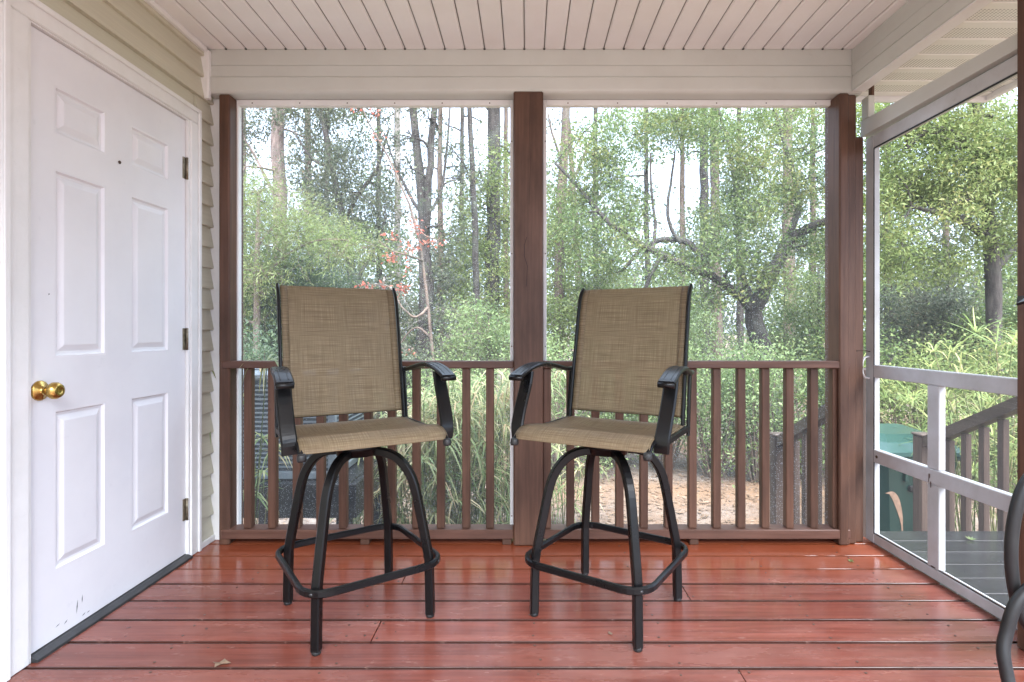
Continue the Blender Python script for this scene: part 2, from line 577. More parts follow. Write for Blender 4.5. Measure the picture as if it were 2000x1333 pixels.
M['leaf_grey'] = leafmat('grey_green_leaf', [(0.0, (0.04, 0.055, 0.034)), (0.45, (0.075, 0.095, 0.058)), (0.75, (0.12, 0.135, 0.075)), (0.95, (0.17, 0.13, 0.075))])
M['leaf_light'] = leafmat('light_green_leaf', [(0.0, (0.06, 0.105, 0.035)), (0.4, (0.115, 0.185, 0.058)), (0.8, (0.20, 0.265, 0.09))])
M['leaf_feather'] = leafmat('feathery_lime_needles', [(0.0, (0.06, 0.10, 0.028)), (0.5, (0.12, 0.17, 0.045)), (0.9, (0.22, 0.25, 0.07))])
M['leaf_blue'] = leafmat('blue_green_needles', [(0.0, (0.026, 0.052, 0.026)), (0.5, (0.052, 0.092, 0.042)), (0.9, (0.10, 0.145, 0.06))])
M['leaf_pine'] = leafmat('pine_needles', [(0.0, (0.04, 0.062, 0.03)), (0.5, (0.075, 0.105, 0.045)), (0.9, (0.12, 0.15, 0.065))])
M['leaf_red'] = leafmat('red_maple_leaf', [(0.0, (0.27, 0.035, 0.02)), (0.5, (0.38, 0.07, 0.03)), (0.9, (0.42, 0.14, 0.06))])
M['leaf_brown'] = leafmat('brown_fallen_leaf', [(0.0, (0.07, 0.04, 0.025)), (0.4, (0.15, 0.09, 0.05)), (0.7, (0.20, 0.13, 0.08)), (0.95, (0.27, 0.20, 0.14))], 0.1)
M['sedge'] = leafmat('sedge_blade', [(0.0, (0.09, 0.15, 0.045)), (0.4, (0.17, 0.25, 0.075)), (0.58, (0.30, 0.34, 0.13)), (0.72, (0.48, 0.42, 0.22)), (0.97, (0.46, 0.26, 0.12))], 0.3)
M['sedgey'] = leafmat('yellow_sedge_blade', [(0.0, (0.06, 0.11, 0.025)), (0.4, (0.14, 0.20, 0.045)), (0.68, (0.26, 0.29, 0.075)), (0.86, (0.38, 0.32, 0.14)), (0.97, (0.36, 0.19, 0.10))], 0.35)
M['sedgestem'] = leafmat('sedge_stem', [(0.0, (0.05, 0.08, 0.025)), (0.6, (0.11, 0.14, 0.045)), (0.95, (0.26, 0.20, 0.09))], 0.05)

# ================================================================== SETTING
GZ = -0.80
g = MB()
g.raw([(-350, -350, GZ), (350, -350, GZ), (350, 450, GZ), (-350, 450, GZ)], [(0, 1, 2, 3)])
ground = tag(g.build('ground', M['ground']), kind='structure')

# ---- porch floor: red stained planks, each a piece
XL, XR = -1.60, 1.735
fl = MB().box(XL, XR, -0.30, 2.86, -0.16, -0.034)
floor = tag(fl.build('porch_floor', M['dark']), kind='structure')
pitch, gap = 0.1441, 0.010
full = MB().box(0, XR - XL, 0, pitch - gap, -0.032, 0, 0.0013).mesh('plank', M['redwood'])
joints = {2: XP(783, 2.29), 5: XP(733, 1.93), 3: XP(1362, 2.08), 7: XP(1458, 1.655), 9: 0.4, 12: -0.5, 15: 0.8, 18: -0.2}
nails = MB()
rn = random.Random(3)
for i in range(21):
    y0 = 2.733 - (i + 1) * pitch + gap * .5 + pitch - pitch
    if i == 0:
        ylo = y0
    if i in joints:
        xj = joints[i]
        for (a, b) in ((XL, xj - 0.0015), (xj + 0.0015, XR)):
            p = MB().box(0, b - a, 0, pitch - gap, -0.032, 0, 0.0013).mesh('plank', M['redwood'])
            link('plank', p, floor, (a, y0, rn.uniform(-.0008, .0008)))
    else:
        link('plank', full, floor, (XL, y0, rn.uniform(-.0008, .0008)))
    xs = [-1.18, -0.62, -0.02 + .05, 0.47, 1.05, 1.5]
    if i in joints: xs += [joints[i] - .022, joints[i] + .022]
    for x in xs:
        for dy in (0.028, 0.108):
            xx, yy = x + rn.uniform(-.02, .02), y0 + dy + rn.uniform(-.012, .012)
            nails.lathe([(0.0042, 0.0), (0.0042, 0.0012)], 7, Matrix.Translation((xx, yy, 0.0004)), False)
# the plank under the railing
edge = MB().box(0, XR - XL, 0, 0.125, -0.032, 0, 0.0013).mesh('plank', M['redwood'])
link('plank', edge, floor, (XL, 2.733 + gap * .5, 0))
tag(nails.build('nail_heads', M['rust'], floor), kind='stuff')

# ---- ceiling: narrow white boards running away from the camera
CZ = 2.452
cb = MB().box(-1.62, 1.64, -0.28, 2.86, CZ + 0.016, CZ + 0.10)
ceiling = tag(cb.build('porch_ceiling', M['groove']), kind='structure')
cp = 0.0984
strip = MB().box(0.0022, cp - 0.0022, -0.28, 2.7285, CZ, CZ + 0.014, 0.006).mesh('panel', M['ceil'])
for k in range(-16, 17):
    x = -0.010 + k * cp
    if x < -1.60 or x + cp > 1.67: continue
    link('panel', strip, ceiling, (x, 0, 0))

ge = MB()
for k in range(-16, 18):
    x = -0.010 + k * cp
    if -1.58 < x < 1.61:
        ge.lathe([(0.0055, 0.0), (0.0055, 0.0015)], 8, Matrix.Translation((x, 2.7225, CZ - 0.001)), False)
tag(ge.build('groove_end_holes', M['dark'], ceiling), kind='stuff')

# ---- roof over the porch (keeps the sky off the ceiling), its outer soffit seen through the door
roof = empty('porch_roof', (0, 0.6, 2.55))
tag(roof, 'white vented soffit of the porch roof overhang above the screen door', 'roof')
MB(roof.location).box(-3.4, 2.42, -0.3, 2.95, 2.62, 2.70).build('roof_deck', M['oldwoodx'], roof)
SZ = 2.30
m, t = newmat('vented_soffit')
sx = N(t, 'SeparateXYZ'); t.links.new(N(t, 'NewGeometry').outputs['Position'], sx.inputs[0])
hx = math_(t, 'ABSOLUTE', math_(t, 'SINE', math_(t, 'MULTIPLY', sx.outputs['X'], 210.0)))
hy = math_(t, 'ABSOLUTE', math_(t, 'SINE', math_(t, 'MULTIPLY', sx.outputs['Y'], 330.0)))
hole = math_(t, 'GREATER_THAN', math_(t, 'MULTIPLY', hx, hy), 0.62)
cs = mixc(t, math_(t, 'MULTIPLY', hole, 0.75), (0.76, 0.75, 0.70), (0.16, 0.155, 0.14))
M['vent'] = finish(m, t, cs, 0.45, math_(t, 'SUBTRACT', 1.0, hole), 0.002)
M['plainsoffit'] = paint('soffit_vinyl', (0.76, 0.75, 0.70), (0.70, 0.69, 0.64), 0.42, 4, 0.06)
pv = MB().box(1.70, 2.42, 0, 0.082, 0, 0.012, 0.002).mesh('panel', M['vent'])
pp = MB().box(1.70, 2.42, 0.0835, 0.128, -0.006, 0.012, 0.003).mesh('panel', M['plainsoffit'])
for k in range(24):
    y = 2.90 - (k + 1) * 0.13
    link('panel', pv, roof, Vector((0, y, SZ)) - roof.location)
    link('panel', pp, roof, Vector((0, y, SZ)) - roof.location)
MB(roof.location).box(1.70, 2.44, 2.902, 2.925, SZ - 0.03, 2.60, 0.003).build('fascia', M['trim'], roof)
MB(roof.location).box(2.422, 2.445, -0.3, 2.90, SZ - 0.03, 2.60, 0.003).build('fascia', M['trim'], roof)
MB(roof.location).box(-3.4, 1.69, 2.902, 2.925, SZ - 0.03, 2.60, 0.003).build('fascia', M['trim'], roof)

# ---- beams wrapped in white vinyl
fb = empty('porch_beam', (0, 2.78, 2.23))
tag(fb, 'white vinyl wrapped beam across the front above both screens', 'beam')
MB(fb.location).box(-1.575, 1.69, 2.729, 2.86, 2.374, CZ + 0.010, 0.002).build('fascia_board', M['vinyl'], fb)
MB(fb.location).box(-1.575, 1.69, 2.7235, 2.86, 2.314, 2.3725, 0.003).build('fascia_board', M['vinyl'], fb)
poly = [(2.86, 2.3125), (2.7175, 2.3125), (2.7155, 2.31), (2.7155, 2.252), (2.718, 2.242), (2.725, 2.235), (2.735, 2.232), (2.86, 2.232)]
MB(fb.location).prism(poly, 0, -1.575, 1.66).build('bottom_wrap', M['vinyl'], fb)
sb = empty('porch_beam', (1.64, 1.2, 2.23))
tag(sb, 'white vinyl wrapped side beam running back above the screen door', 'beam')
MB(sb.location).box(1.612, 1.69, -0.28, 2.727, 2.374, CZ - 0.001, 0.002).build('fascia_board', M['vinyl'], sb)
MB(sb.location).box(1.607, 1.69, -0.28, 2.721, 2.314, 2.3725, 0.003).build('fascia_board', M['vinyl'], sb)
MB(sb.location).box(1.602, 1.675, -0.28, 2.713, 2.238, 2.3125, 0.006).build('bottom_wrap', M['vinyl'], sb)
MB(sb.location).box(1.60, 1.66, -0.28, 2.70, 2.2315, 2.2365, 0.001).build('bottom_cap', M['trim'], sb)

# ---- house wall with the six panel door
hw = empty('house_wall', (-1.62, 1.4, 0))
tag(hw, 'beige lap siding house wall with a closed white six panel door', 'wall')
O = hw.location
WX = -1.60
wb = MB(O)
wb.box(WX - 0.16, WX - 0.004, -1.5, 1.70, -0.8, 2.46)
wb.box(WX - 0.16, WX - 0.004, 1.70, 2.62, 2.07, 2.46)
wb.box(WX - 0.16, WX - 0.004, 2.62, 2.83, -0.8, 2.46)
wb.build('sheathing', M['siding'], hw)
lap = 0.1033


def siding(y0, y1):
    poly = [(WX + 0.001, lap + 0.004), (WX - 0.003, lap + 0.004), (WX - 0.003, 0), (WX + 0.018, 0), (WX + 0.020, 0.003), (WX + 0.020, 0.007)]
    return MB(O).prism([(a, b) for a, b in poly], 1, y0, y1).mesh('siding_plank', M['siding'])


sA, sB, sC = siding(2.653, 2.782), siding(-1.5, 1.648), siding(-1.5, 2.782)
z = 0.03
while z < 2.44:
    for me in ((sA, sB) if z < 2.12 else (sC,)):
        link('siding_plank', me, hw, (0, 0, z))
    z += lap
tr = MB(O); tr.box(WX - 0.003, -1.526, 2.783, 2.80, 0.0, 2.2305, 0.003); tr.build('corner_trim', M['trim'], hw)
tr = MB(O); tr.box(WX - 0.003, -1.560, 2.70, 2.728, 2.20, 2.44, 0.003); tr.build('corner_trim', M['trim'], hw)
MB(O).box(WX - 0.003, -1.572, 2.654, 2.782, 0.0, 0.031, 0.003).build('base_trim', M['trim'], hw)
MB(O).box(WX - 0.003, -1.565, -0.28, 2.70, 2.425, CZ - 0.001, 0.004).build('ceiling_trim', M['trim'], hw)
cs_ = MB(O)
for (a, b) in ((2.580, 2.652), (1.648, 1.740)):
    s_ = 1 if a > 2 else -1
    e0, e1 = (a, b) if s_ > 0 else (b, a)
    # stepped brickmould profile (inner edge thinner than the outer one)
    lo, hi = min(e0, e1), max(e0, e1)
    cs_.box(WX - 0.003, -1.570, lo, hi, 0, 2.046, 0.004)
    oy0, oy1 = (hi - 0.022, hi) if s_ > 0 else (lo, lo + 0.022)
    cs_.box(-1.570, -1.562, oy0, oy1, 0, 2.1, 0.003)
cs_.box(WX - 0.003, -1.570, 1.648, 2.652, 2.0465, 2.118, 0.004)
cs_.box(-1.5695, -1.562, 1.648, 2.652, 2.097, 2.118, 0.003)
cs_.build('door_casing', M['trim'], hw)
MB(O).box(-1.66, -1.576, 2.568, 2.5795, 0.0, 2.045, 0.001).build('door_jamb', M['trim'], hw)
MB(O).box(-1.66, -1.576, 1.7405, 1.752, 0.0, 2.045, 0.001).build('door_jamb', M['trim'], hw)
MB(O).box(-1.66, -1.576, 1.7525, 2.5675, 2.040, 2.0458, 0.001).build('door_jamb', M['trim'], hw)
th = MB(O)
th.prism([(-1.66, 0.0), (-1.555, 0.0), (-1.557, 0.008), (-1.578, 0.017), (-1.66, 0.017)], 1, 1.7525, 2.5675)
th.build('threshold', M['sill'], hw)
# door slab made of stiles and rails round the six openings
DX, DY0, DY1, DZ0, DZ1 = -1.590, 1.755, 2.566, 0.020, 2.037
yA, yB, yC, yD = 1.852, 2.082, 2.211, 2.449
zr = [(0.246, 0.791), (0.966, 1.605), (1.722, 1.887)]
sl = MB(O)
for (a, b) in ((DY0, yA), (yB, yC), (yD, DY1)):
    sl.box(DX - 0.044, DX, a, b, DZ0, DZ1)
for (a, b) in ((yA, yB), (yC, yD)):
    zz = [DZ0] + [q for p in zr for q in p] + [DZ1]
    for k in range(0, 8, 2):
        sl.box(DX - 0.044, DX, a, b, zz[k], zz[k + 1])
door = sl.build('door', M['white'], hw)
door['label'] = 'white six panel door with brass knob and scuffs near its foot'
for (a, b) in ((yA, yB), (yC, yD)):
    for (c0, c1) in zr:
        rings = [(0, 0.0), (0.007, 0.0), (0.013, -0.009), (0.022, -0.010), (0.042, -0.002), (0.046, -0.0015)]
        v, f = [], []
        for (ins, dx) in rings:
            v += [(DX + dx, a + ins, c0 + ins), (DX + dx, b - ins, c0 + ins), (DX + dx, b - ins, c1 - ins), (DX + dx, a + ins, c1 - ins)]
        for r_ in range(len(rings) - 1):
            for k in range(4):
                k2 = (k + 1) % 4
                f.append((r_ * 4 + k, r_ * 4 + k2, r_ * 4 + 4 + k2, r_ * 4 + 4 + k))
        e = (len(rings) - 1) * 4
        f.append((e, e + 1, e + 2, e + 3))
        MB(O).raw(v, f).build('door_panel', M['white'], door)
RX = Matrix.Rotation(R(90), 4, 'Y')
kp = Vector((DX, 1.797, 0.862))
MB(O).lathe([(0.033, 0.0), (0.033, 0.004), (0.029, 0.009), (0.016, 0.013), (0.012, 0.018), (0.012, 0.030), (0.022, 0.036), (0.0275, 0.046), (0.0275, 0.056), (0.022, 0.066), (0.012, 0.069), (0.010, 0.067), (0.004, 0.067)], 24, Matrix.Translation(kp) @ RX).build('knob', M['brass'], door)
for zc in (1.815, 1.02, 0.227):
    h = MB(O)
    h.box(-1.590, -1.5865, 2.545, 2.5665, zc - 0.05, zc + 0.05, 0.0006)
    h.tube([(-1.582, 2.5672, zc - 0.051), (-1.582, 2.5672, zc + 0.051)], 0.0055, 10)
    for q in (-0.03, 0.0, 0.03):
        h.tube([(-1.582, 2.5672, zc + q - 0.001), (-1.582, 2.5672, zc + q + 0.001)], 0.0063, 10)
    h.build('hinge', M['hinge'], door)
MB(O).lathe([(0.0065, 0.0), (0.0065, 0.003), (0.003, 0.0035)], 12, Matrix.Translation((DX, 2.150, 1.716)) @ RX).build('peephole', M['rust'], door)
sc_ = MB(O)
rs = random.Random(8)
for (px, py, l, a) in ((150, 1185, .05, 1.45), (160, 1170, .03, 1.5), (112, 1222, .02, .3), (128, 1215, .018, .6), (163, 1200, .016, .4), (172, 1195, .014, .3), (95, 575, .008, 1.2)):
    y = 1.59 * F / (VX - px); z = H - (py - VY) * y / F
    c_, s2 = math.cos(a), math.sin(a)
    sc_.raw([(DX + 0.0012, y - c_ * l / 2, z - s2 * l / 2), (DX + 0.0012, y + .002, z - .001), (DX + 0.0012, y + c_ * l / 2, z + s2 * l / 2), (DX + 0.0012, y - .002, z + .001)], [(0, 1, 2, 3)])
sc_.build('scuff_marks', M['acdark'], door)

# ---- posts
def post(boxes, label, name='porch_post'):
    x0, x1, y0, y1, z0, z1 = boxes[0]
    r = empty(name, ((x0 + x1) / 2, (y0 + y1) / 2, 0))
    tag(r, label, 'post', 'brown porch posts')
    for k, b in enumerate(boxes):
        MB(r.location).box(*b, 0.006).build('post_timber' if k == 0 else 'side_board', M['brown'], r)
    return r


pc = post([(-0.063, 0.083, 2.708, 2.848, 0, 2.2385)], 'thick brown timber post in the middle between the two screens')
pts = [P(1036, 185, 2.7075), P(1034, 250, 2.7075), P(1036, 330, 2.7075), P(1033, 400, 2.7075)]
for pl, wd in ((pts, 0.0006), ([P(1029, 463, 2.7075), P(1024, 480, 2.7075), P(1024, 500, 2.7075), P(1030, 520, 2.7075), P(1028, 560, 2.7075)], 0.0010)):
    ck = MB(pc.location)     # a drying crack down the face
    vv = [q for a in pl for q in (a + Vector((-wd, 0, 0)), a + Vector((wd, 0, 0)))]
    ck.raw(vv, [(2 * k, 2 * k + 1, 2 * k + 3, 2 * k + 2) for k in range(len(pl) - 1)])
    ck.build('drying_crack', M['dark'], pc)
    for a, b in ():
        ck.raw([a + Vector((-wd, 0, 0)), a + Vector((wd, 0, 0)), b + Vector((wd, 0, 0)), b + Vector((-wd, 0, 0))], [(0, 1, 2, 3)])
post([(XP(428, 2.73), XP(449.5, 2.73), 2.725, 2.862, 0, 2.2315)], 'narrow brown post beside the siding at the left end of the railing')
post([(1.543, 1.592, 2.712, 2.85, 0, 2.2315), (1.5925, 1.640, 2.732, 2.85, 0, 2.2315), (1.6405, 1.688, 2.752, 2.85, 0, 2.03)], 'brown corner post next to the screen door handle')
post([(1.638, 1.78, 1.70, 1.842, 0, 2.2315)], 'dark brown post cut by the right edge beside the coiled hose')

# ---- railings
def railing(x0, x1, centres, label, blocks):
    r = empty('porch_railing', ((x0 + x1) / 2, 2.76, 0))
    tag(r, label, 'railing', 'brown porch railings')
    L = r.location
    MB(L).box(x0, x1, 2.716, 2.790, 0.8725, 0.9085, 0.004).build('top_rail', M['brownx'], r)
    MB(L).box(x0, x1, 2.714, 2.800, 0.030, 0.0765, 0.004).build('bottom_rail', M['brownx'], r)
    me = MB().box(-0.0195, 0.0195, 2.736 - 2.76, 2.774 - 2.76, 0.077, 0.872, 0.003).mesh('baluster', M['brown'])
    for c in centres:
        link('baluster', me, r, (XP(c, 2.745) - L.x, 0, 0))
    for c in blocks:
        MB(L).box(XP(c, 2.73) - 0.022, XP(c, 2.73) + 0.022, 2.722, 2.78, 0.0, 0.0295, 0.003).build('block', M['brown'], r)
    return r


railing(XP(431, 2.716), -0.064, [485, 532, 580, 626, 670, 719, 765, 813, 861, 910.5, 957], 'brown baluster railing of the bay behind the stool nearest the door', [440, 713, 990])
railing(0.084, 1.60, [1068.5, 1114, 1163, 1210, 1257.5, 1305.5, 1352.5, 1399.5, 1447.5, 1494.5, 1541.5, 1589, 1632], 'brown baluster railing of the bay beside the screen door', [1355, 1650])

# ---- screens in their white frames
def bay(x0, x1, fl_, fr_, mat, label):
    r = empty('window_screen', ((x0 + x1) / 2, 2.81, 0.03))
    tag(r, label, 'screen', 'framed insect screens')
    L = r.location
    zt, zb = 2.2310, 0.02
    MB(L).box(x0, x0 + fl_, 2.792, 2.825, zb, zt, 0.002).build('frame_strip', M['trim'], r)
    MB(L).box(x1 - fr_, x1, 2.792, 2.825, zb, zt, 0.002).build('frame_strip', M['trim'], r)
    MB(L).box(x0 + fl_ + .0005, x1 - fr_ - .0005, 2.792, 2.825, 2.202, zt, 0.002).build('frame_strip', M['trim'], r)
    MB(L).box(x0 + fl_ + .0005, x1 - fr_ - .0005, 2.805, 2.825, 0.0, 0.05, 0.002).build('gap_dark_board', M['brownx'], r)  # brown board added to make the lit gap under the bottom rail dark
    MB(L).raw([(x0 + fl_, 2.815, 0.05), (x1 - fr_, 2.815, 0.05), (x1 - fr_, 2.815, 2.202), (x0 + fl_, 2.815, 2.202)], [(0, 1, 2, 3)]).build('screen_mesh', mat, r)
    sc2 = MB(L)
    for zz in (0.12, 0.5, 0.98, 1.45, 2.02):
        for xx in (x0 + fl_ * .65, x1 - fr_ * .5):
            sc2.lathe([(0.0035, 0), (0.0025, 0.0015)], 7, Matrix.Translation((xx, 2.792, zz)) @ Matrix.Rotation(R(90), 4, 'X'))
    for k in range(6):
        sc2.lathe([(0.0035, 0), (0.0025, 0.0015)], 7, Matrix.Translation((x0 + (k + .5) * (x1 - x0) / 6, 2.792, 2.214)) @ Matrix.Rotation(R(90), 4, 'X'))
    tag(sc2.build('screws', M['rust'], r), kind='stuff')
    return r


bay(-1.511, -0.0655, 0.050, 0.017, M['screenL'], 'rain speckled insect screen in white frame between the siding and middle post')
bay(0.0855, 1.594, 0.017, 0.036, M['screenR'], 'rain speckled insect screen in white frame between middle post and screen door')

# ---- screen door on the right, its header, the block above
SX = 1.72
sdr = empty('screen_door', (SX, 2.35, 0))
tag(sdr, 'white screen door with two cross rails and a pull handle', 'door')
L = sdr.location
A = M['alu']
MB(L).box(SX, SX + 0.032, 2.727, 2.790, 0.008, 2.03, 0.003).build('stile', A, sdr)
MB(L).box(SX, SX + 0.032, 1.855, 1.915, 0.008, 2.03, 0.003).build('stile', A, sdr)
MB(L).box(SX + .001, SX + 0.031, 1.9155, 2.7265, 1.966, 2.029, 0.003).build('rail', A, sdr)
MB(L).box(SX - .001, SX + 0.031, 1.9155, 2.7265, 0.828, 0.890, 0.003).build('rail', A, sdr)
MB(L).box(SX - .001, SX + 0.031, 1.9155, 2.7265, 0.408, 0.472, 0.003).build('rail', A, sdr)
MB(L).box(SX + .001, SX + 0.031, 1.9155, 2.7265, 0.009, 0.053, 0.003).build('rail', A, sdr)
MB(L).box(SX + .001, SX + 0.031, 2.297, 2.364, 0.4725, 0.8275, 0.003).build('mullion', A, sdr)
MB(L).box(SX + .001, SX + 0.031, 2.297, 2.364, 0.0535, 0.4075, 0.003).build('mullion', A, sdr)
MB(L).raw([(SX + 0.026, 1.915, 0.05), (SX + 0.026, 2.728, 0.05), (SX + 0.026, 2.728, 1.97), (SX + 0.026, 1.915, 1.97)], [(0, 1, 2, 3)]).build('screen_mesh', M['screenD'], sdr)
gk = MB(L)     # black spline along the inner edge of the frame
gk.box(SX - 0.0005, SX + 0.004, 2.7235, 2.7268, 0.053, 1.966)
gk.box(SX - 0.0005, SX + 0.004, 1.916, 2.7265, 1.9595, 1.9658)
gk.box(SX + 0.003, SX + 0.012, 1.916, 2.7265, 0.0533, 0.0575)
gk.build('spline', M['rubber'], sdr)
hp = [(SX - 0.002, 2.762, 0.93), (SX - 0.022, 2.762, 0.925), (SX - 0.034, 2.762, 0.905), (SX - 0.038, 2.762, 0.875), (SX - 0.034, 2.762, 0.845), (SX - 0.022, 2.762, 0.825), (SX - 0.002, 2.762, 0.82)]
MB(L).sweep(hp, (0, 1, 0), 0.016, 0.009, 0.003).build('handle', M['trim'], sdr)
hk = MB(L); hk.tube([(SX - 0.002, 2.75, 0.955), (SX - 0.03, 2.752, 0.962), (SX - 0.07, 2.752, 0.958), (SX - 0.075, 2.752, 0.946)], 0.0022, 6)
hk.build('hook', M['rust'], sdr)
ru = MB(L)
for (y, z, a, b) in ((2.338, 0.405, .005, .03), (2.344, 0.44, .003, .022), (2.325, 0.061, .03, .006), (2.70, 0.44, .018, .016), (2.35, 0.43, .002, .04)):
    ru.lathe([(1, 0), (0.9, 0.0012)], 9, Matrix.Translation((SX - 0.002, y, z)) @ Matrix.Rotation(R(-90), 4, 'Y') @ Matrix.Diagonal((b / 2, a / 2, 1, 1)))
for k in range(16):
    y = 1.95 + k * 0.05
    ru.lathe([(1, 0), (0.9, 0.0012)], 8, Matrix.Translation((SX + 0.006, y, 0.0575)) @ Matrix.Diagonal((.005, rs.uniform(.006, .03), 1, 1)))
ru.build('rust_stains', M['rust'], sdr)

hd = empty('door_header', (1.70, 2.3, 2.04))
tag(hd, 'white header board sloping slightly above the screen door', 'header')
hdm = MB(hd.location)
z0a, z0b, z1a, z1b = 2.041, 2.033, 2.120, 2.085     # far and near ends
v = []
for (y, zb, zt) in ((2.795, z0a, z1a), (1.843, z0b, z1b)):
    v += [(SX - 0.022, y, zb), (SX + 0.03, y, zb), (SX + 0.03, y, zt), (SX - 0.022, y, zt)]
hdm.raw(v, [(0, 1, 2, 3), (7, 6, 5, 4), (0, 4, 5, 1), (1, 5, 6, 2), (2, 6, 7, 3), (3, 7, 4, 0)])
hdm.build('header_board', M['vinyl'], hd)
MB(hd.location).box(SX - 0.02, SX + 0.012, 2.735, 2.792, 2.122, 2.2310, 0.003).build('packing_block', M['vinyl'], hd)
MB(hd.location).box(SX + 0.0125, SX + 0.030, 2.765, 2.79, 2.122, 2.2985, 0.003).build('brown_stud', M['brown'], hd)

# ================================================================== BAR STOOLS
def grid_mesh(name, us, prof, zfun, mat):
    v, f, uv = [], [], []
    s_ = [0.0]
    for a, b in zip(prof[:-1], prof[1:]):
        s_.append(s_[-1] + math.hypot(b[0] - a[0], b[1] - a[1]))
    for j, (vv, zz) in enumerate(prof):
        for u in us:
            x, y, z = zfun(u, vv, zz, j)
            v.append((x, y, z)); uv.append((u, s_[j]))
    nu = len(us)
    for j in range(len(prof) - 1):
        for i in range(nu - 1):
            f.append((j * nu + i, j * nu + i + 1, (j + 1) * nu + i + 1, (j + 1) * nu + i))
    me = bpy.data.meshes.new(name)
    me.from_pydata(v, [], f)
    ul = me.uv_layers.new(name='UVMap')
    for lp in me.loops:
        ul.data[lp.index].uv = uv[lp.vertex_index]
    me.polygons.foreach_set('use_smooth', [True] * len(f))
    me.materials.append(mat)
    return me


def smooth_path(pts, k=4):
    """Catmull-Rom through the points."""
    pts = [Vector(p) for p in pts]
    out = []
    for i in range(len(pts) - 1):
        p0, p1, p2, p3 = pts[max(i - 1, 0)], pts[i], pts[i + 1], pts[min(i + 2, len(pts) - 1)]
        for q in range(k):
            t_ = q / k
            out.append(0.5 * ((2 * p1) + (p2 - p0) * t_ + (2 * p0 - 5 * p1 + 4 * p2 - p3) * t_ * t_ + (3 * p1 - p0 - 3 * p2 + p3) * t_ ** 3))
    out.append(pts[-1])
    return out


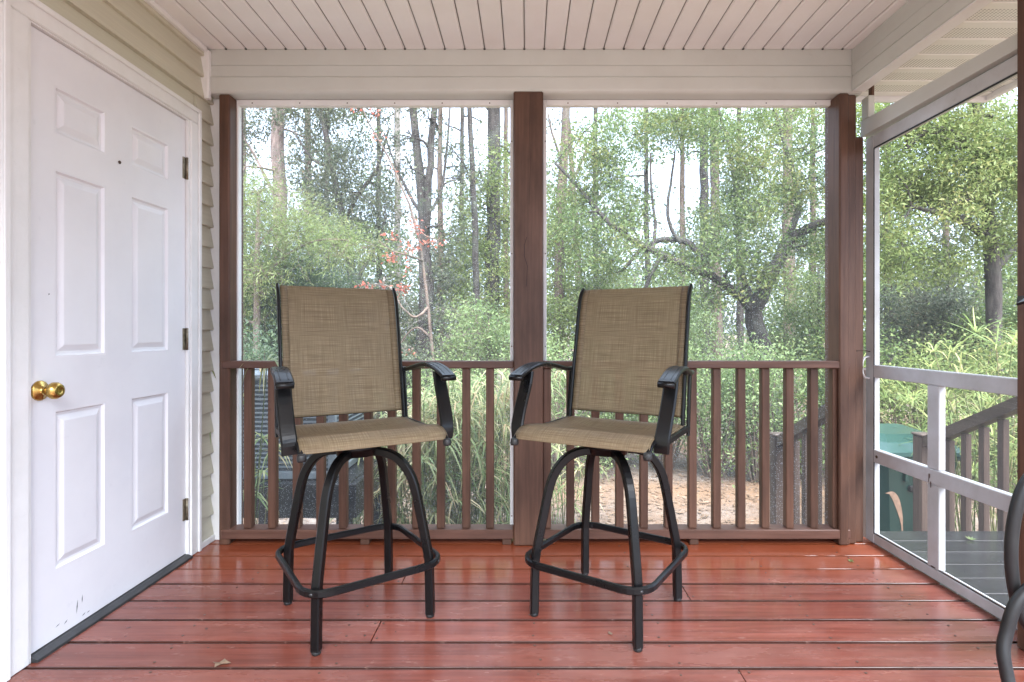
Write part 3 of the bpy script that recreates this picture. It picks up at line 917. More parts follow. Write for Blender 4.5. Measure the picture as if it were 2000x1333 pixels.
def bar_stool(cx, cy, ang, base_ang, label):
    r = empty('bar_stool', (cx, cy, 0), ang)
    tag(r, label, 'bar stool', 'pair of swivel bar stools')
    B = M['black']
    lp = [(0.288, 0.012), (0.286, 0.12), (0.284, 0.21), (0.273, 0.27), (0.248, 0.39), (0.226, 0.485), (0.200, 0.54), (0.160, 0.582), (0.105, 0.602), (0.02, 0.604)]
    for k in range(4):
        a = base_ang - ang + k * math.pi / 2
        d = Vector((math.cos(a), math.sin(a), 0)); sv = Vector((-math.sin(a), math.cos(a), 0))
        path = [Vector((0, 0, 0)) + d * q.x + Vector((0, 0, q.y)) for q in [Vector((p[0], p[1], 0)) for p in lp[:3]]]
        sm = smooth_path([(p[0], p[1], 0) for p in lp[2:]], 3)
        path += [d * q.x + Vector((0, 0, q.y)) for q in sm[1:]]
        leg = MB().sweep(path, tuple(sv), 0.030, 0.030, 0.004).build('leg', B, r)
        ft = MB().lathe([(0.014, 0.0), (0.0155, 0.004), (0.0155, 0.016)], 10, Matrix.Translation(d * 0.288)).build('foot', M['rubber'], leg)
        bl = MB().lathe([(0.006, 0.0), (0.006, 0.003), (0.003, 0.005)], 8, Matrix.Translation(d * 0.318 + Vector((0, 0, 0.208))) @ Matrix.Rotation(a, 4, 'Z') @ RX)
        bl.build('bolt', M['sill'], leg)
    ring, hs, cr = [], 0.246, 0.085
    for k in range(4):
        for q in range(7):
            a = k * math.pi / 2 + q / 6 * math.pi / 2
            c0 = Vector((math.cos(k * math.pi / 2 + math.pi / 4), math.sin(k * math.pi / 2 + math.pi / 4), 0)) * (hs - cr) * math.sqrt(2)
            ring.append(c0 + Vector((math.cos(a), math.sin(a), 0)) * cr)
    rot = Matrix.Rotation(base_ang - ang - math.pi / 4, 4, 'Z')
    ring = [rot @ p + Vector((0, 0, 0.208)) for p in ring]
    MB().sweep(ring, (0, 0, 1), 0.026, 0.018, 0.005, True).build('footrest_ring', B, r)
    sw = MB()
    sw.lathe([(0.03, 0.585), (0.075, 0.592), (0.08, 0.612), (0.092, 0.618), (0.092, 0.632), (0.084, 0.636), (0.084, 0.645)], 28)
    sw.box(-0.10, 0.10, -0.10, 0.10, 0.6455, 0.650, 0.001)
    sw.build('swivel_plate', B, r)
    for v_ in (0.09, -0.09):
        MB().box(-0.243, 0.243, v_ - 0.016, v_ + 0.016, 0.6505, 0.672, 0.003).build('cross_bar', B, r)
    # seat sling and rails
    sp = smooth_path([(-0.186, 0.690, 0), (-0.14, 0.687, 0), (-0.05, 0.686, 0), (0.05, 0.690, 0), (0.14, 0.702, 0), (0.20, 0.708, 0), (0.245, 0.704, 0), (0.275, 0.690, 0), (0.289, 0.671, 0)], 4)
    prof = [(p.x, p.y) for p in sp]
    us = [-0.247 + 0.494 * i / 18 for i in range(19)]

    def zs(u, v_, z_, j):
        e = 1 - (u / 0.247) ** 2
        z2 = z_ - 0.012 * e * math.exp(-((v_ - 0.0) / 0.14) ** 2)
        z2 += 0.0045 * e * math.exp(-((v_ - 0.215) / 0.018) ** 2) - 0.006 * e * math.exp(-((v_ - 0.175) / 0.014) ** 2)
        return u, -v_, z2
    seat = link('seat', grid_mesh('seat', us, prof, zs, M['sling']), r)
    so = seat.modifiers.new('thickness', 'SOLIDIFY'); so.thickness = 0.003; so.offset = 0
    hemp = [(-0.195, 0.712), (-0.200, 0.706), (-0.196, 0.699)]
    for s_ in (-1, 1):
        rail = [(s_ * 0.243, -p.x, p.y - 0.0125) for p in sp]
        rl = MB().tube(rail, 0.0105, 8).build('seat_rail', B, r)
        MB().lathe([(0.0135, -0.012), (0.0145, -0.006), (0.0145, 0.006), (0.011, 0.012)], 12, Matrix.Translation((s_ * 0.243, -0.291, 0.662))).build('end_plug', M['rubber'], rl)
    # back sling and rails
    bp = smooth_path([(-0.184, 0.720, 0), (-0.200, 0.79, 0), (-0.222, 0.90, 0), (-0.246, 1.01, 0), (-0.268, 1.11, 0), (-0.286, 1.18, 0), (-0.302, 1.218, 0), (-0.327, 1.243, 0)], 4)
    profb = [(p.x, p.y) for p in bp]

    def zb(u, v_, z_, j):
        e = 1 - (u / 0.232) ** 2
        return u, -v_ + 0.016 * e * min(1, j / 6) * min(1, (len(profb) - 1 - j) / 4 + .15), z_
    us2 = [-0.232 + 0.464 * i / 18 for i in range(19)]
    back = link('backrest', grid_mesh('backrest', us2, profb, zb, M['sling']), r)
    so = back.modifiers.new('thickness', 'SOLIDIFY'); so.thickness = 0.003; so.offset = 0
    # stitched hems: doubled cloth along the edges
    for s_ in (-1, 1):
        hm = MB()
        vv, ff = [], []
        for j, (v_, z_) in enumerate(profb):
            for u in (s_ * 0.2325, s_ * 0.205):
                x, y, z2 = zb(u, v_, z_, j); vv.append((x, y - 0.0032, z2))
        for j in range(len(profb) - 1):
            ff.append((2 * j, 2 * j + 1, 2 * j + 3, 2 * j + 2))
        hm.raw(vv, ff, True)
        ho = hm.build('hem', M['sling'], back)
        ul = ho.data.uv_layers.new(name='UVMap')
        for lp_ in ho.data.loops:
            co = ho.data.vertices[lp_.vertex_index].co
            ul.data[lp_.index].uv = (co.x, co.z)
        so = ho.modifiers.new('thickness', 'SOLIDIFY'); so.thickness = 0.002; so.offset = 0
    for s_ in (-1, 1):
        ext = [(-0.176, 0.66, 0)] + [tuple(p) for p in bp]
        MB().sweep([(s_ * 0.2405, -p[0], p[1]) for p in ext], (1, 0, 0), 0.012, 0.026, 0.004).build('back_rail', B, r)
    MB().tube([(-0.236, 0.189, 0.722), (0.236, 0.189, 0.722)], 0.005, 8).build('lower_back_bar', B, r)
    MB().tube([(-0.236, 0.190, 0.683), (0.236, 0.190, 0.683)], 0.006, 8).build('rear_seat_bar', B, r)
    # arms
    for s_ in (-1, 1):
        ap = smooth_path([(s_ * 0.258, 0.245, 0.893), (s_ * 0.262, 0.18, 0.894), (s_ * 0.268, 0.10, 0.908), (s_ * 0.273, 0.02, 0.921), (s_ * 0.277, -0.06, 0.924), (s_ * 0.280, -0.13, 0.914), (s_ * 0.281, -0.185, 0.898), (s_ * 0.281, -0.214, 0.887)], 4)
        n_ = len(ap)
        arm = MB()
        arm.sweep(ap, (1, 0, 0), [0.026 + 0.032 * min(1, i / (n_ * .55)) for i in range(n_)], 0.016, 0.0045)
        arm.tube([(s_ * 0.281 - 0.027, -0.214, 0.882), (s_ * 0.281 + 0.027, -0.214, 0.882)], 0.010, 10)
        ao = arm.build('armrest', B, r)
        gp = [p + Vector((0, 0, 0.0085)) for p in ap[3:-2]]
        gv = MB()
        for o_ in (-0.012, 0.012):
            gv.sweep([p + Vector((o_, 0, 0)) for p in gp], (1, 0, 0), 0.0035, 0.002, 0.0008)
        gv.build('raised_line', B, ao)
        pp_ = smooth_path([(s_ * 0.276, -0.132, 0.902), (s_ * 0.276, -0.146, 0.855), (s_ * 0.275, -0.178, 0.795), (s_ * 0.273, -0.207, 0.742), (s_ * 0.270, -0.224, 0.700), (s_ * 0.268, -0.222, 0.662)], 4)
        MB().sweep(pp_, (1, 0, 0), 0.050, 0.016, 0.005).build('arm_post', B, ao)
        MB().sweep([(s_ * 0.2575, 0.232, 0.886), (s_ * 0.2575, 0.212, 0.78), (s_ * 0.2575, 0.196, 0.648)], (1, 0, 0), 0.010, 0.028, 0.003).build('rear_strut', B, ao)
        MB().sweep([(s_ * 0.2555, 0.194, 0.676), (s_ * 0.2555, -0.215, 0.676)], (1, 0, 0), 0.012, 0.024, 0.003).build('side_bar', B, ao)
    return r


bar_stool(-0.640, 2.085, 0.541, R(-9.5), 'black framed swivel bar stool with tan woven sling, nearest the white door')
bar_stool(0.3115, 2.104, -0.509, R(11.5), 'black framed swivel bar stool with tan woven sling, nearest the screen door')

# ================================================================== SMALL THINGS ON THE PORCH
hs_ = empty('hose', (1.46, 1.55, 0))
tag(hs_, 'thick black hose looping down to the floor at the right edge', 'hose')
YH = 1.60
loop = [P(2075, 900, YH), P(2030, 915, YH), P(1998, 955, YH), P(1980, 1020, YH), P(1975, 1090, YH), P(1983, 1160, YH), P(2003, 1215, YH), P(2040, 1250, YH), P(2085, 1240, YH + .01), P(2120, 1180, YH + .02), P(2135, 1090, YH + .02), P(2125, 980, YH + .02), P(2085, 900, YH + .02)]
MB(hs_.location).tube(smooth_path(loop, 6), 0.0165, 12).build('hose_loop', M['rubber'], hs_)
tail = [P(2050, 1120, YH - .04), P(2010, 1150, YH - .04), P(1982, 1185, YH - .04), P(1966, 1235, YH - .04), P(1960, 1280, YH - .05)]
tail += [Vector((XP(1972, 1.53), 1.52, 0.045)), Vector((XP(1990, 1.47), 1.45, 0.020)), Vector((1.42, 1.34, 0.0175)), Vector((1.55, 1.22, 0.0175)), Vector((1.62, 1.0, 0.0175))]
MB(hs_.location).tube(smooth_path(tail, 6), 0.0165, 12).build('hose_tail', M['rubber'], hs_)
MB(hs_.location).sweep([(1.637, 1.76, 1.16), (1.60, 1.72, 1.165), (1.50, 1.66, 0.94 + .22), (1.47, 1.63, 1.14)], (0, 1, 0), 0.03, 0.008, 0.002).build('bracket', M['black'], hs_)

cd = MB((XP(462, 2.79), 2.78, 0.9))
cd.tube(smooth_path([P(438, 706, 2.72), P(447, 701, 2.71), P(459, 704, 2.74), P(463, 730, 2.786), P(464, 800, 2.787), P(463, 880, 2.786), P(458, 940, 2.787), P(459, 962, 2.787)], 5), 0.0016, 6)
tag(cd.build('thin_cord', M['rubber']), 'thin dark cord hanging down the white screen frame near the siding', 'cord')
cd.o  # keep

def leaf_thing(p, sc, mat, label, rz, name='fallen_leaf'):
    o = MB()
    n = 9
    v = [(0, 0, 0.002)]
    out = []
    for k in range(n):
        a = 2 * math.pi * k / n
        rr = sc * (1.0 if k % 2 == 0 else 0.62)
        out.append((rr * math.cos(a) * 1.2, rr * math.sin(a) * .8, 0.002 + 0.25 * sc * abs(math.sin(a * 1.5))))
    v += out
    f = [(0, 1 + k, 1 + (k + 1) % n) for k in range(n)]
    o.raw(v, f)
    ob = o.build(name, mat, None, p)
    ob.rotation_euler = (0, 0, rz)
    tag(ob, label, 'leaf')


Yl = lambda py: F * H / (py - VY)
leaf_thing((XP(432, Yl(1298)), Yl(1298), 0.0), 0.024, M['leaf_brown'], 'curled brown leaf caught in the plank gap before the nearer stool', 0.2)
leaf_thing((XP(1662, Yl(1097)), Yl(1097), 0.0), 0.016, M['sedgey'], 'tiny pale leaf lying on the planks near the corner post', 1.2)
leaf_thing((XP(1192, Yl(1239)), Yl(1239), 0.0), 0.010, M['leaf_brown'], 'tiny dry leaf scrap on the planks under the right hand stool', 2.2)

# ================================================================== OUTSIDE, NEAR
# ---- wet landing beyond the screen door, stairs going down away from the camera
ld = MB(); ld.box(1.765, 3.02, 0.9, 2.985, -0.20, -0.062)
landing = tag(ld.build('landing_deck', M['blackwet']), kind='structure')
pm = MB().box(0, 1.27, 0, 0.138, -0.03, 0, 0.001).mesh('plank', M['wetdeck'])
for k in range(15):
    link('plank', pm, landing, (1.76, 3.0 - (k + 1) * 0.1441, -0.030 + rn.uniform(-.001, .001)))
for (x, y) in ((1.80, 2.92), (2.95, 2.92), (2.95, 1.0), (1.80, 1.0)):
    MB().box(x - .045, x + .045, y - .045, y + .045, GZ, -0.201).build('support_post', M['oldwood'], landing)
st = empty('stairs', (2.3, 3.4, GZ))
tag(st, 'weathered wooden steps going down from the wet landing', 'stairs')
for k in range(4):
    y, z = 3.02 + k * 0.26, -0.19 - k * 0.155
    MB(st.location).box(1.86, 2.76, y, y + 0.27, z - 0.036, z, 0.003).build('tread', M['wetdeck'], st)
for x in (1.815, 2.77):
    MB(st.location).prism([(3.0, -0.10), (3.0, -0.36), (3.88, GZ), (4.06, GZ), (4.06, -0.70)], 0, x, x + 0.038).build('stringer', M['oldwood'], st)


def stair_rail(x, label):
    r = empty('stair_railing', (x, 3.9, GZ))
    tag(r, label, 'railing', 'stair railings')
    L = r.location
    MB(L).box(x - .045, x + .045, 3.86, 3.95, GZ, 0.315, 0.006).build('newel_post', M['oldwood'], r)
    MB(L).box(x - .052, x + .052, 3.853, 3.957, 0.316, 0.335, 0.006).build('post_cap', M['oldwoodx'], r)
    zt = lambda y: 0.30 + (3.9 - y) * 0.5
    MB(L).prism([(3.858, zt(3.858)), (3.858, zt(3.858) - .075), (2.97, zt(2.97) - .075), (2.97, zt(2.97))], 0, x - 0.036, x + 0.036).build('handrail', M['oldwoodx'], r)
    MB(L).box(x - .045, x + .045, 2.87, 2.965, -0.03, 0.86, 0.006).build('newel_post', M['oldwood'], r)
    y = 3.66
    while y > 3.0:
        zb_ = -0.19 - (y - 3.02) / 0.26 * 0.155 - 0.1
        MB(L).box(x + .0005 - .02, x + .02, y - .021, y + .021, zb_, zt(y + .021) - 0.077, 0.003).build('baluster', M['oldwood'], r)
        y -= 0.137
    return r


stair_rail(1.79, 'grey weathered stair railing with square newel seen through the screen bay')
stair_rail(2.815, 'brown stair railing sloping down past the green bin')

# ---- green wheeled bin
bn = empty('wheeled_bin', (3.05, 4.55, GZ))
tag(bn, 'dark green wheeled rubbish bin with closed lid beyond the landing', 'bin')
L = bn.location
v = []
for (z_, hx_, y0_, y1_) in ((0.06, 0.245, -0.235, 0.24), (0.72, 0.30, -0.30, 0.30), (0.86, 0.315, -0.32, 0.315)):
    c_ = 0.05
    for (x_, y_) in ((-hx_ + c_, y0_), (hx_ - c_, y0_), (hx_, y0_ + c_), (hx_, y1_ - c_), (hx_ - c_, y1_), (-hx_ + c_, y1_), (-hx_, y1_ - c_), (-hx_, y0_ + c_)):
        v.append((x_, y_, z_))
f = [tuple(range(7, -1, -1)), tuple(range(16, 24))]
for r_ in range(2):
    f += [(r_ * 8 + k, r_ * 8 + (k + 1) % 8, r_ * 8 + 8 + (k + 1) % 8, r_ * 8 + 8 + k) for k in range(8)]
body = MB().raw(v, f).build('bin_body', M['green'], bn)
rim = MB()
rim.box(-0.335, 0.335, -0.34, 0.33, 0.862, 0.905, 0.012)
rim.build('rim', M['greenlid'], bn)
lid = MB()
v = []
for (z_, hx_, y0_, y1_) in ((0.907, 0.352, -0.365, 0.345), (0.935, 0.350, -0.36, 0.345), (0.985, 0.27, -0.25, 0.29), (1.02, 0.20, -0.12, 0.25)):
    for (x_, y_) in ((-hx_ + .04, y0_), (hx_ - .04, y0_), (hx_, y0_ + .04), (hx_, y1_ - .04), (hx_ - .04, y1_), (-hx_ + .04, y1_), (-hx_, y1_ - .04), (-hx_, y0_ + .04)):
        v.append((x_, y_, z_ + (y_ + .3) * .06))
f = [tuple(range(7, -1, -1)), tuple(range(24, 32))]
for r_ in range(3):
    f += [(r_ * 8 + k, r_ * 8 + (k + 1) % 8, r_ * 8 + 8 + (k + 1) % 8, r_ * 8 + 8 + k) for k in range(8)]
lid.raw(v, f).build('lid', M['greenlid'], bn)
MB().tube([(-0.24, 0.36, 0.93), (-0.24, 0.40, 0.95), (0.24, 0.40, 0.95), (0.24, 0.36, 0.93)], 0.016, 8).build('handle_bar', M['green'], bn)
for s_ in (-1, 1):
    MB().lathe([(0.06, -0.03), (0.125, -0.03), (0.13, -0.015), (0.13, 0.015), (0.125, 0.03), (0.06, 0.03)], 20, Matrix.Translation((s_ * 0.27, 0.27, 0.131)) @ RX).build('wheel', M['rubber'], bn)
for x_ in (-0.13, 0.0, 0.13):
    MB().box(x_ - .012, x_ + .012, -0.33, -0.27, 0.70, 0.855, 0.004).build('moulded_rib', M['green'], bn)
MB().tube([(-0.30, 0.355, 0.925), (0.30, 0.355, 0.925)], 0.022, 10).build('lid_hinge', M['greenlid'], bn)
# recessed grip band and the peach coloured print on the front
MB().box(-0.10, 0.24, -0.318, -0.285, 0.62, 0.665, 0.008).build('grip_band', M['rubber'], bn)
pr = MB()
arc = smooth_path([(-0.285, 0.60, 0), (-0.235, 0.61, 0), (-0.195, 0.57, 0), (-0.165, 0.50, 0), (-0.135, 0.40, 0), (-0.12, 0.30, 0)], 4)
yf = lambda z_: -0.235 - (z_ - .06) / .66 * .065 - 0.003
wd = lambda q: 0.006 + 0.017 * math.sin(math.pi * min(1, q * 1.05 + .05))
vv = []
for i_, p in enumerate(arc):
    q = i_ / (len(arc) - 1)
    vv += [(max(p.x - wd(q), -0.20 + .0 if False else -0.24), yf(p.y), p.y - wd(q) * .4), (p.x + wd(q), yf(p.y), p.y + wd(q) * .4)]
ff = [(2 * k, 2 * k + 1, 2 * k + 3, 2 * k + 2) for k in range(len(arc) - 1)]
pr.raw(vv, ff)
pr.build('curved_print', M['peach'], body)

# ---- air conditioner on its raised stand
ax0, ax1, ay0, ay1, az0, az1 = -1.90, -1.19, 3.42, 4.12, 0.135, 0.80
ac = empty('air_conditioner', ((ax0 + ax1) / 2, (ay0 + ay1) / 2, az0))
tag(ac, 'grey louvred air conditioner unit behind the railing near the siding', 'air conditioner')
L = ac.location
MB(L).box(ax0 + .02, ax1 - .02, ay0 + .02, ay1 - .02, az0 + .02, az1 - .05).build('coil', M['acdark'], ac)
MB(L).box(ax0, ax1, ay0, ay1, az0, az0 + .05, 0.006).build('base_pan', M['ac'], ac)
MB(L).box(ax0 - .004, ax1 + .004, ay0 - .004, ay1 + .004, az1 - .05, az1, 0.015).build('top_cover', M['ac'], ac)
for (x_, y_) in ((ax0, ay0), (ax1 - .045, ay0), (ax0, ay1 - .045), (ax1 - .045, ay1 - .045)):
    MB(L).box(x_ + .0, x_ + .045, y_ + .0, y_ + .045, az0 + .051, az1 - .051, 0.006).build('corner_panel', M['ac'], ac)
lv = MB().prism([(-0.004, 0), (0.012, -0.006), (0.012, -0.002), (-0.004, 0.010)], 0, ax0 + .046, ax1 - .046).mesh('louvre', M['ac'])
lv2 = MB().prism([(0.004, 0), (-0.012, -0.006), (-0.012, -0.002), (0.004, 0.010)], 1, ay0 + .046, ay1 - .046).mesh('louvre', M['ac'])
k = 0
zz = az0 + .075
while zz < az1 - .07:
    link('louvre', lv, ac, Vector((0, ay0 + .004, zz)) - L)
    link('louvre', lv2, ac, Vector((ax1 - .004, 0, zz)) - L)
    zz += 0.028
fan = MB(L)
for k in range(7):
    rr = 0.05 + k * 0.042
    fan.tube([((ax0 + ax1) / 2 + rr * math.cos(a), (ay0 + ay1) / 2 + rr * math.sin(a), az1 + .012) for a in [2 * math.pi * q / 24 for q in range(25)]], 0.003, 5, False)
for k in range(8):
    a = k * math.pi / 4
    fan.tube([((ax0 + ax1) / 2 + .03 * math.cos(a), (ay0 + ay1) / 2 + .03 * math.sin(a), az1 + .014), ((ax0 + ax1) / 2 + .32 * math.cos(a), (ay0 + ay1) / 2 + .32 * math.sin(a), az1 + .006)], 0.003, 5)
fan.build('fan_guard', M['acdark'], ac)

sd_ = empty('equipment_stand', (-1.45, 3.7, GZ))
tag(sd_, 'wet black timber stand carrying the air conditioner', 'stand')
L = sd_.location
MB(L).box(-2.05, -1.03, 3.33, 3.37, -0.075, 0.130, 0.004).build('rim_joist', M['blackwet'], sd_)
MB(L).box(-2.05, -1.03, 4.20, 4.24, -0.075, 0.130, 0.004).build('rim_joist', M['blackwet'], sd_)
MB(L).box(-1.07, -1.03, 3.3705, 4.1995, -0.075, 0.130, 0.004).build('rim_joist', M['blackwet'], sd_)
MB(L).box(-2.05, -2.01, 3.3705, 4.1995, -0.075, 0.130, 0.004).build('rim_joist', M['blackwet'], sd_)
MB(L).box(-2.0, -1.08, 3.3705, 4.1995, 0.095, 0.128, 0.004).build('platform', M['blackwet'], sd_)
for (x_, y_) in ((-1.96, 3.42), (-1.13, 3.42), (-1.96, 4.14), (-1.13, 4.14)):
    MB(L).box(x_ - .04, x_ + .04, y_ - .04, y_ + .04, GZ, -0.0755 + .16, 0.004).build('leg', M['blackwet'], sd_)
pg = MB((XP(505, 3.1), 3.1, GZ))
pg.tube([P(521, 1300, 3.1) * 1, P(521, 1100, 3.1), P(521, 1010, 3.1)] + smooth_path([P(521, 1000, 3.1), P(519, 988, 3.1), P(511, 978, 3.1), P(500, 982, 3.1), P(495, 996, 3.1), P(494, 1012, 3.1)], 3), 0.029, 12)
tag(pg.build('vent_pipe', M['pvc']), 'grey plastic pipe with a gooseneck bend below the air conditioner', 'pipe')
c1 = MB((-1.4, 3.36, .15))
c1.tube(smooth_path([P(430, 950, 3.30), P(470, 945, 3.28), P(520, 940, 3.27), P(560, 932, 3.28), P(610, 925, 3.29), P(660, 912, 3.34), P(690, 900, 3.42)], 4), 0.017, 10)
tag(c1.build('insulated_pipe', M['rubber']), 'wet black insulated pipe lying along the stand under the unit', 'pipe')
c2 = MB((-1.4, 3.3, .1))
c2.tube(smooth_path([P(440, 985, 3.25), P(490, 978, 3.24), P(530, 966, 3.25), P(580, 950, 3.27), P(640, 934, 3.29), P(690, 920, 3.33)], 4), 0.007, 8)
tag(c2.build('pale_cable', M['trim']), 'pale cable slanting up across the wet black stand', 'cable')

# ================================================================== PLANTS
def fast_mesh(name, verts, loops_per, mat):
    """verts (n, k, 3): n separate k-gons."""
    n, k = verts.shape[:2]
    me = bpy.data.meshes.new(name)
    me.vertices.add(n * k)
    me.vertices.foreach_set('co', verts.reshape(-1).astype(np.float32))
    me.loops.add(n * k)
    me.loops.foreach_set('vertex_index', np.arange(n * k, dtype=np.int32))
    me.polygons.add(n)
    me.polygons.foreach_set('loop_start', np.arange(0, n * k, k, dtype=np.int32))
    me.polygons.foreach_set('loop_total', np.full(n, k, dtype=np.int32))
    me.materials.append(mat)
    me.update(calc_edges=True)
    return me


def unit(a):
    return a / (np.linalg.norm(a, axis=-1, keepdims=True) + 1e-9)


def leaf_quads(rng, pos, length, width, up=0.35, droop=0.3, outward=None, tone=0.5):
    n = len(pos)
    d = rng.normal(size=(n, 3))
    if outward is not None:
        d = d * 0.8 + outward * 1.0
    d[:, 2] -= droop
    d = unit(d)
    nn = rng.normal(size=(n, 3)); nn[:, 2] = np.abs(nn[:, 2]) + up
    sd2 = unit(np.cross(d, nn))
    ln = length * rng.uniform(1 - tone, 1 + tone, (n, 1)); wd2 = width * rng.uniform(1 - tone, 1 + tone, (n, 1))
    nrm = np.cross(sd2, d)
    a = pos
    b = pos + d * ln * 0.45 + sd2 * wd2 * 0.5 + nrm * ln * .05
    c = pos + d * ln
    e = pos + d * ln * 0.45 - sd2 * wd2 * 0.5 + nrm * ln * .05
    return np.stack([a, b, c, e], 1)


def tree(name, label, Y, trunk, limbs=(), crown=(), leaf='leaf_oak', size=(0.07, 0.03), bark='bark', seed=1, spread=0.9, clump=(0.32, 110), droop=0.3, group=None, cat='tree', needle=False, twig_r=0.010, base=None):
    """trunk: (px, py, radius) rising from the ground at depth Y; limbs: lists of (px, py, dY, radius);
    crown: (px, py, rx, ry, clumps) ellipses in the picture at that depth, filled with leaf clumps through +-spread in depth."""
    rng = np.random.default_rng(seed)
    rp = random.Random(seed)
    b0 = P(trunk[0][0], trunk[0][1], Y)
    root = empty(name, (b0.x, Y, GZ))
    tag(root, label, cat, group)
    O_ = root.location
    pts = [Vector((b0.x, Y, GZ - 0.1))] + [P(a, b, Y) for a, b, _ in trunk]
    rad = [trunk[0][2] * 1.25] + [q[2] for q in trunk]
    # little wander so that trunks are not ruled lines
    sp_, sr = [], []
    for i in range(len(pts) - 1):
        n_ = max(2, int((pts[i + 1] - pts[i]).length / 0.45))
        for q in range(n_):
            t_ = q / n_
            sp_.append(pts[i].lerp(pts[i + 1], t_) + Vector((rp.uniform(-1, 1), rp.uniform(-1, 1), 0)) * rad[i] * 0.16)
            sr.append((rad[i] * (1 - t_) + rad[i + 1] * t_) * rp.uniform(.93, 1.07))
    sp_.append(pts[-1]); sr.append(rad[-1])
    MB(O_).tube(sp_, sr, 10).build('trunk', M[bark], root)
    nodes = [(p, r_) for p, r_ in zip(sp_, sr) if p.z > 0.5]
    for lb in limbs:
        lp_ = smooth_path([P(a, b, Y + d) for a, b, d, _ in lb], 4)
        lr = np.interp(np.linspace(0, len(lb) - 1, len(lp_)), range(len(lb)), [q[3] for q in lb])
        lp_ = [p + Vector((rp.uniform(-1, 1), rp.uniform(-1, 1), rp.uniform(-1, 1))) * r_ * .25 for p, r_ in zip(lp_, lr)]
        MB(O_).tube(lp_, list(lr), 8).build('limb', M[bark], root)
        nodes += [(p, r_) for p, r_ in zip(lp_, lr)]
    cl = []
    for (px, py, rx, ry, n_) in crown:
        for _ in range(n_):
            a, q = rp.uniform(0, 2 * math.pi), math.sqrt(rp.random())
            cl.append(P(px + rx * q * math.cos(a), py + ry * q * math.sin(a), Y + rp.uniform(-1, 1) * spread))
    if not cl:
        return root
    tw = MB(O_)
    np_nodes = np.array([tuple(p) for p, _ in nodes]); nr = [r_ for _, r_ in nodes]
    dist = [np.min(np.linalg.norm(np_nodes - np.array(tuple(c)), axis=1)) for c in cl]
    order = sorted(range(len(cl)), key=lambda i: dist[i])
    L_nodes = list(np_nodes)
    for i in order:
        c = cl[i]
        arr = np.array(L_nodes)
        dd = np.linalg.norm(arr - np.array(tuple(c)), axis=1) + 0.35 * np.maximum(0, arr[:, 2] - c.z)
        j = int(np.argmin(dd))
        s0 = Vector(L_nodes[j]); r0 = min(nr[j] * 0.6, 0.035)
        r1 = max(twig_r * .45, r0 * 0.45)
        mid = s0.lerp(c, 0.5) + Vector((rp.uniform(-1, 1), rp.uniform(-1, 1), rp.uniform(-.2, 1))) * (c - s0).length * 0.14
        ps = smooth_path([s0, mid, c], 3)
        tw.tube(ps, [r0 + (r1 - r0) * q / (len(ps) - 1) for q in range(len(ps))], 5, False)
        L_nodes.append(np.array(tuple(mid))); nr.append((r0 + r1) / 2)
        L_nodes.append(np.array(tuple(c))); nr.append(r1)
        for _ in range(5):
            e = c + Vector((rp.gauss(0, 1), rp.gauss(0, 1), rp.gauss(0.1, .8))).normalized() * clump[0] * rp.uniform(.7, 1.3)
            tw.tube([c, c.lerp(e, .5) + Vector((0, 0, rp.uniform(-.03, .05))), e], [r1 * .8, r1 * .5, .002], 3, False)
    tw.build('branches', M[bark], root)
    C_ = np.array([tuple(c - O_) for c in cl])
    n_l = clump[1]
    idx = np.repeat(np.arange(len(C_)), n_l)
    # uneven clumps: some thin, some full
    keep = rng.random(len(idx)) < np.repeat(rng.uniform(0.45, 1.0, len(C_)), n_l)
    idx = idx[keep]
    off = rng.normal(size=(len(idx), 3)) * clump[0] * 0.55 * np.array([1.0, 1.0, 0.75])
    q = leaf_quads(rng, C_[idx] + off, size[0], size[1], 0.35, droop, unit(off) if needle else None)
    me = fast_mesh('crown', q, 4, M[leaf])
    tag(link('crown', me, root), kind='stuff')
    return root


GT = 'trees of the wood beyond the porch'
# --- left bay
tree('pine_tree', 'tall pine with pinkish grey trunk in the bay nearest the door', 13, [(551, 800, .17), (549, 620, .165), (546, 420, .16), (541, 210, .145), (537, -60, .12), (530, -330, .06)],
     [[(546, 400, 0, .05), (520, 350, .2, .04), (495, 300, .3, .03), (470, 260, .4, .02)], [(541, 230, 0, .05), (590, 190, -.3, .03), (640, 130, -.5, .02)]],
     [(500, 270, 50, 60, 16), (590, 240, 60, 50, 14), (540, 120, 120, 90, 24), (530, -140, 150, 160, 40)], 'leaf_grey', (0.08, 0.03), 'barkpine', 11, 1.2, (0.38, 200), 0.3, GT)
tree('slender_tree', 'slender grey trunked tree just right of the tall pine', 17, [(609, 800, .12), (606, 500, .11), (602, 300, .10), (598, -40, .07)],
     [], [(620, 300, 60, 60, 12), (600, 150, 90, 80, 18), (640, 400, 50, 60, 10)], 'leaf_grey', (0.12, 0.05), 'bark', 12, 1.0, (0.42, 100), 0.3, GT)
tree('oak_tree', 'small leaved oak with crooked dark limbs behind the nearer stool', 11.5, [(712, 800, .11), (700, 640, .10), (684, 520, .09), (672, 440, .08), (650, 330, .06), (625, 210, .05), (600, 60, .03)],
     [[(672, 440, 0, .05), (700, 380, -.3, .04), (735, 330, -.4, .03), (760, 250, -.4, .02)], [(650, 330, 0, .04), (610, 310, .3, .03), (575, 260, .4, .02)], [(690, 560, 0, .05), (735, 480, .2, .04), (755, 420, .3, .03)]],
     [(640, 330, 80, 70, 26), (700, 300, 60, 60, 14), (735, 430, 45, 60, 20), (640, 440, 50, 50, 22), (690, 220, 60, 40, 14), (600, 200, 60, 60, 10), (640, 60, 130, 90, 20)], 'leaf_grey', (0.065, 0.03), 'barkdark', 13, 0.9, (0.34, 220), 0.3, GT)
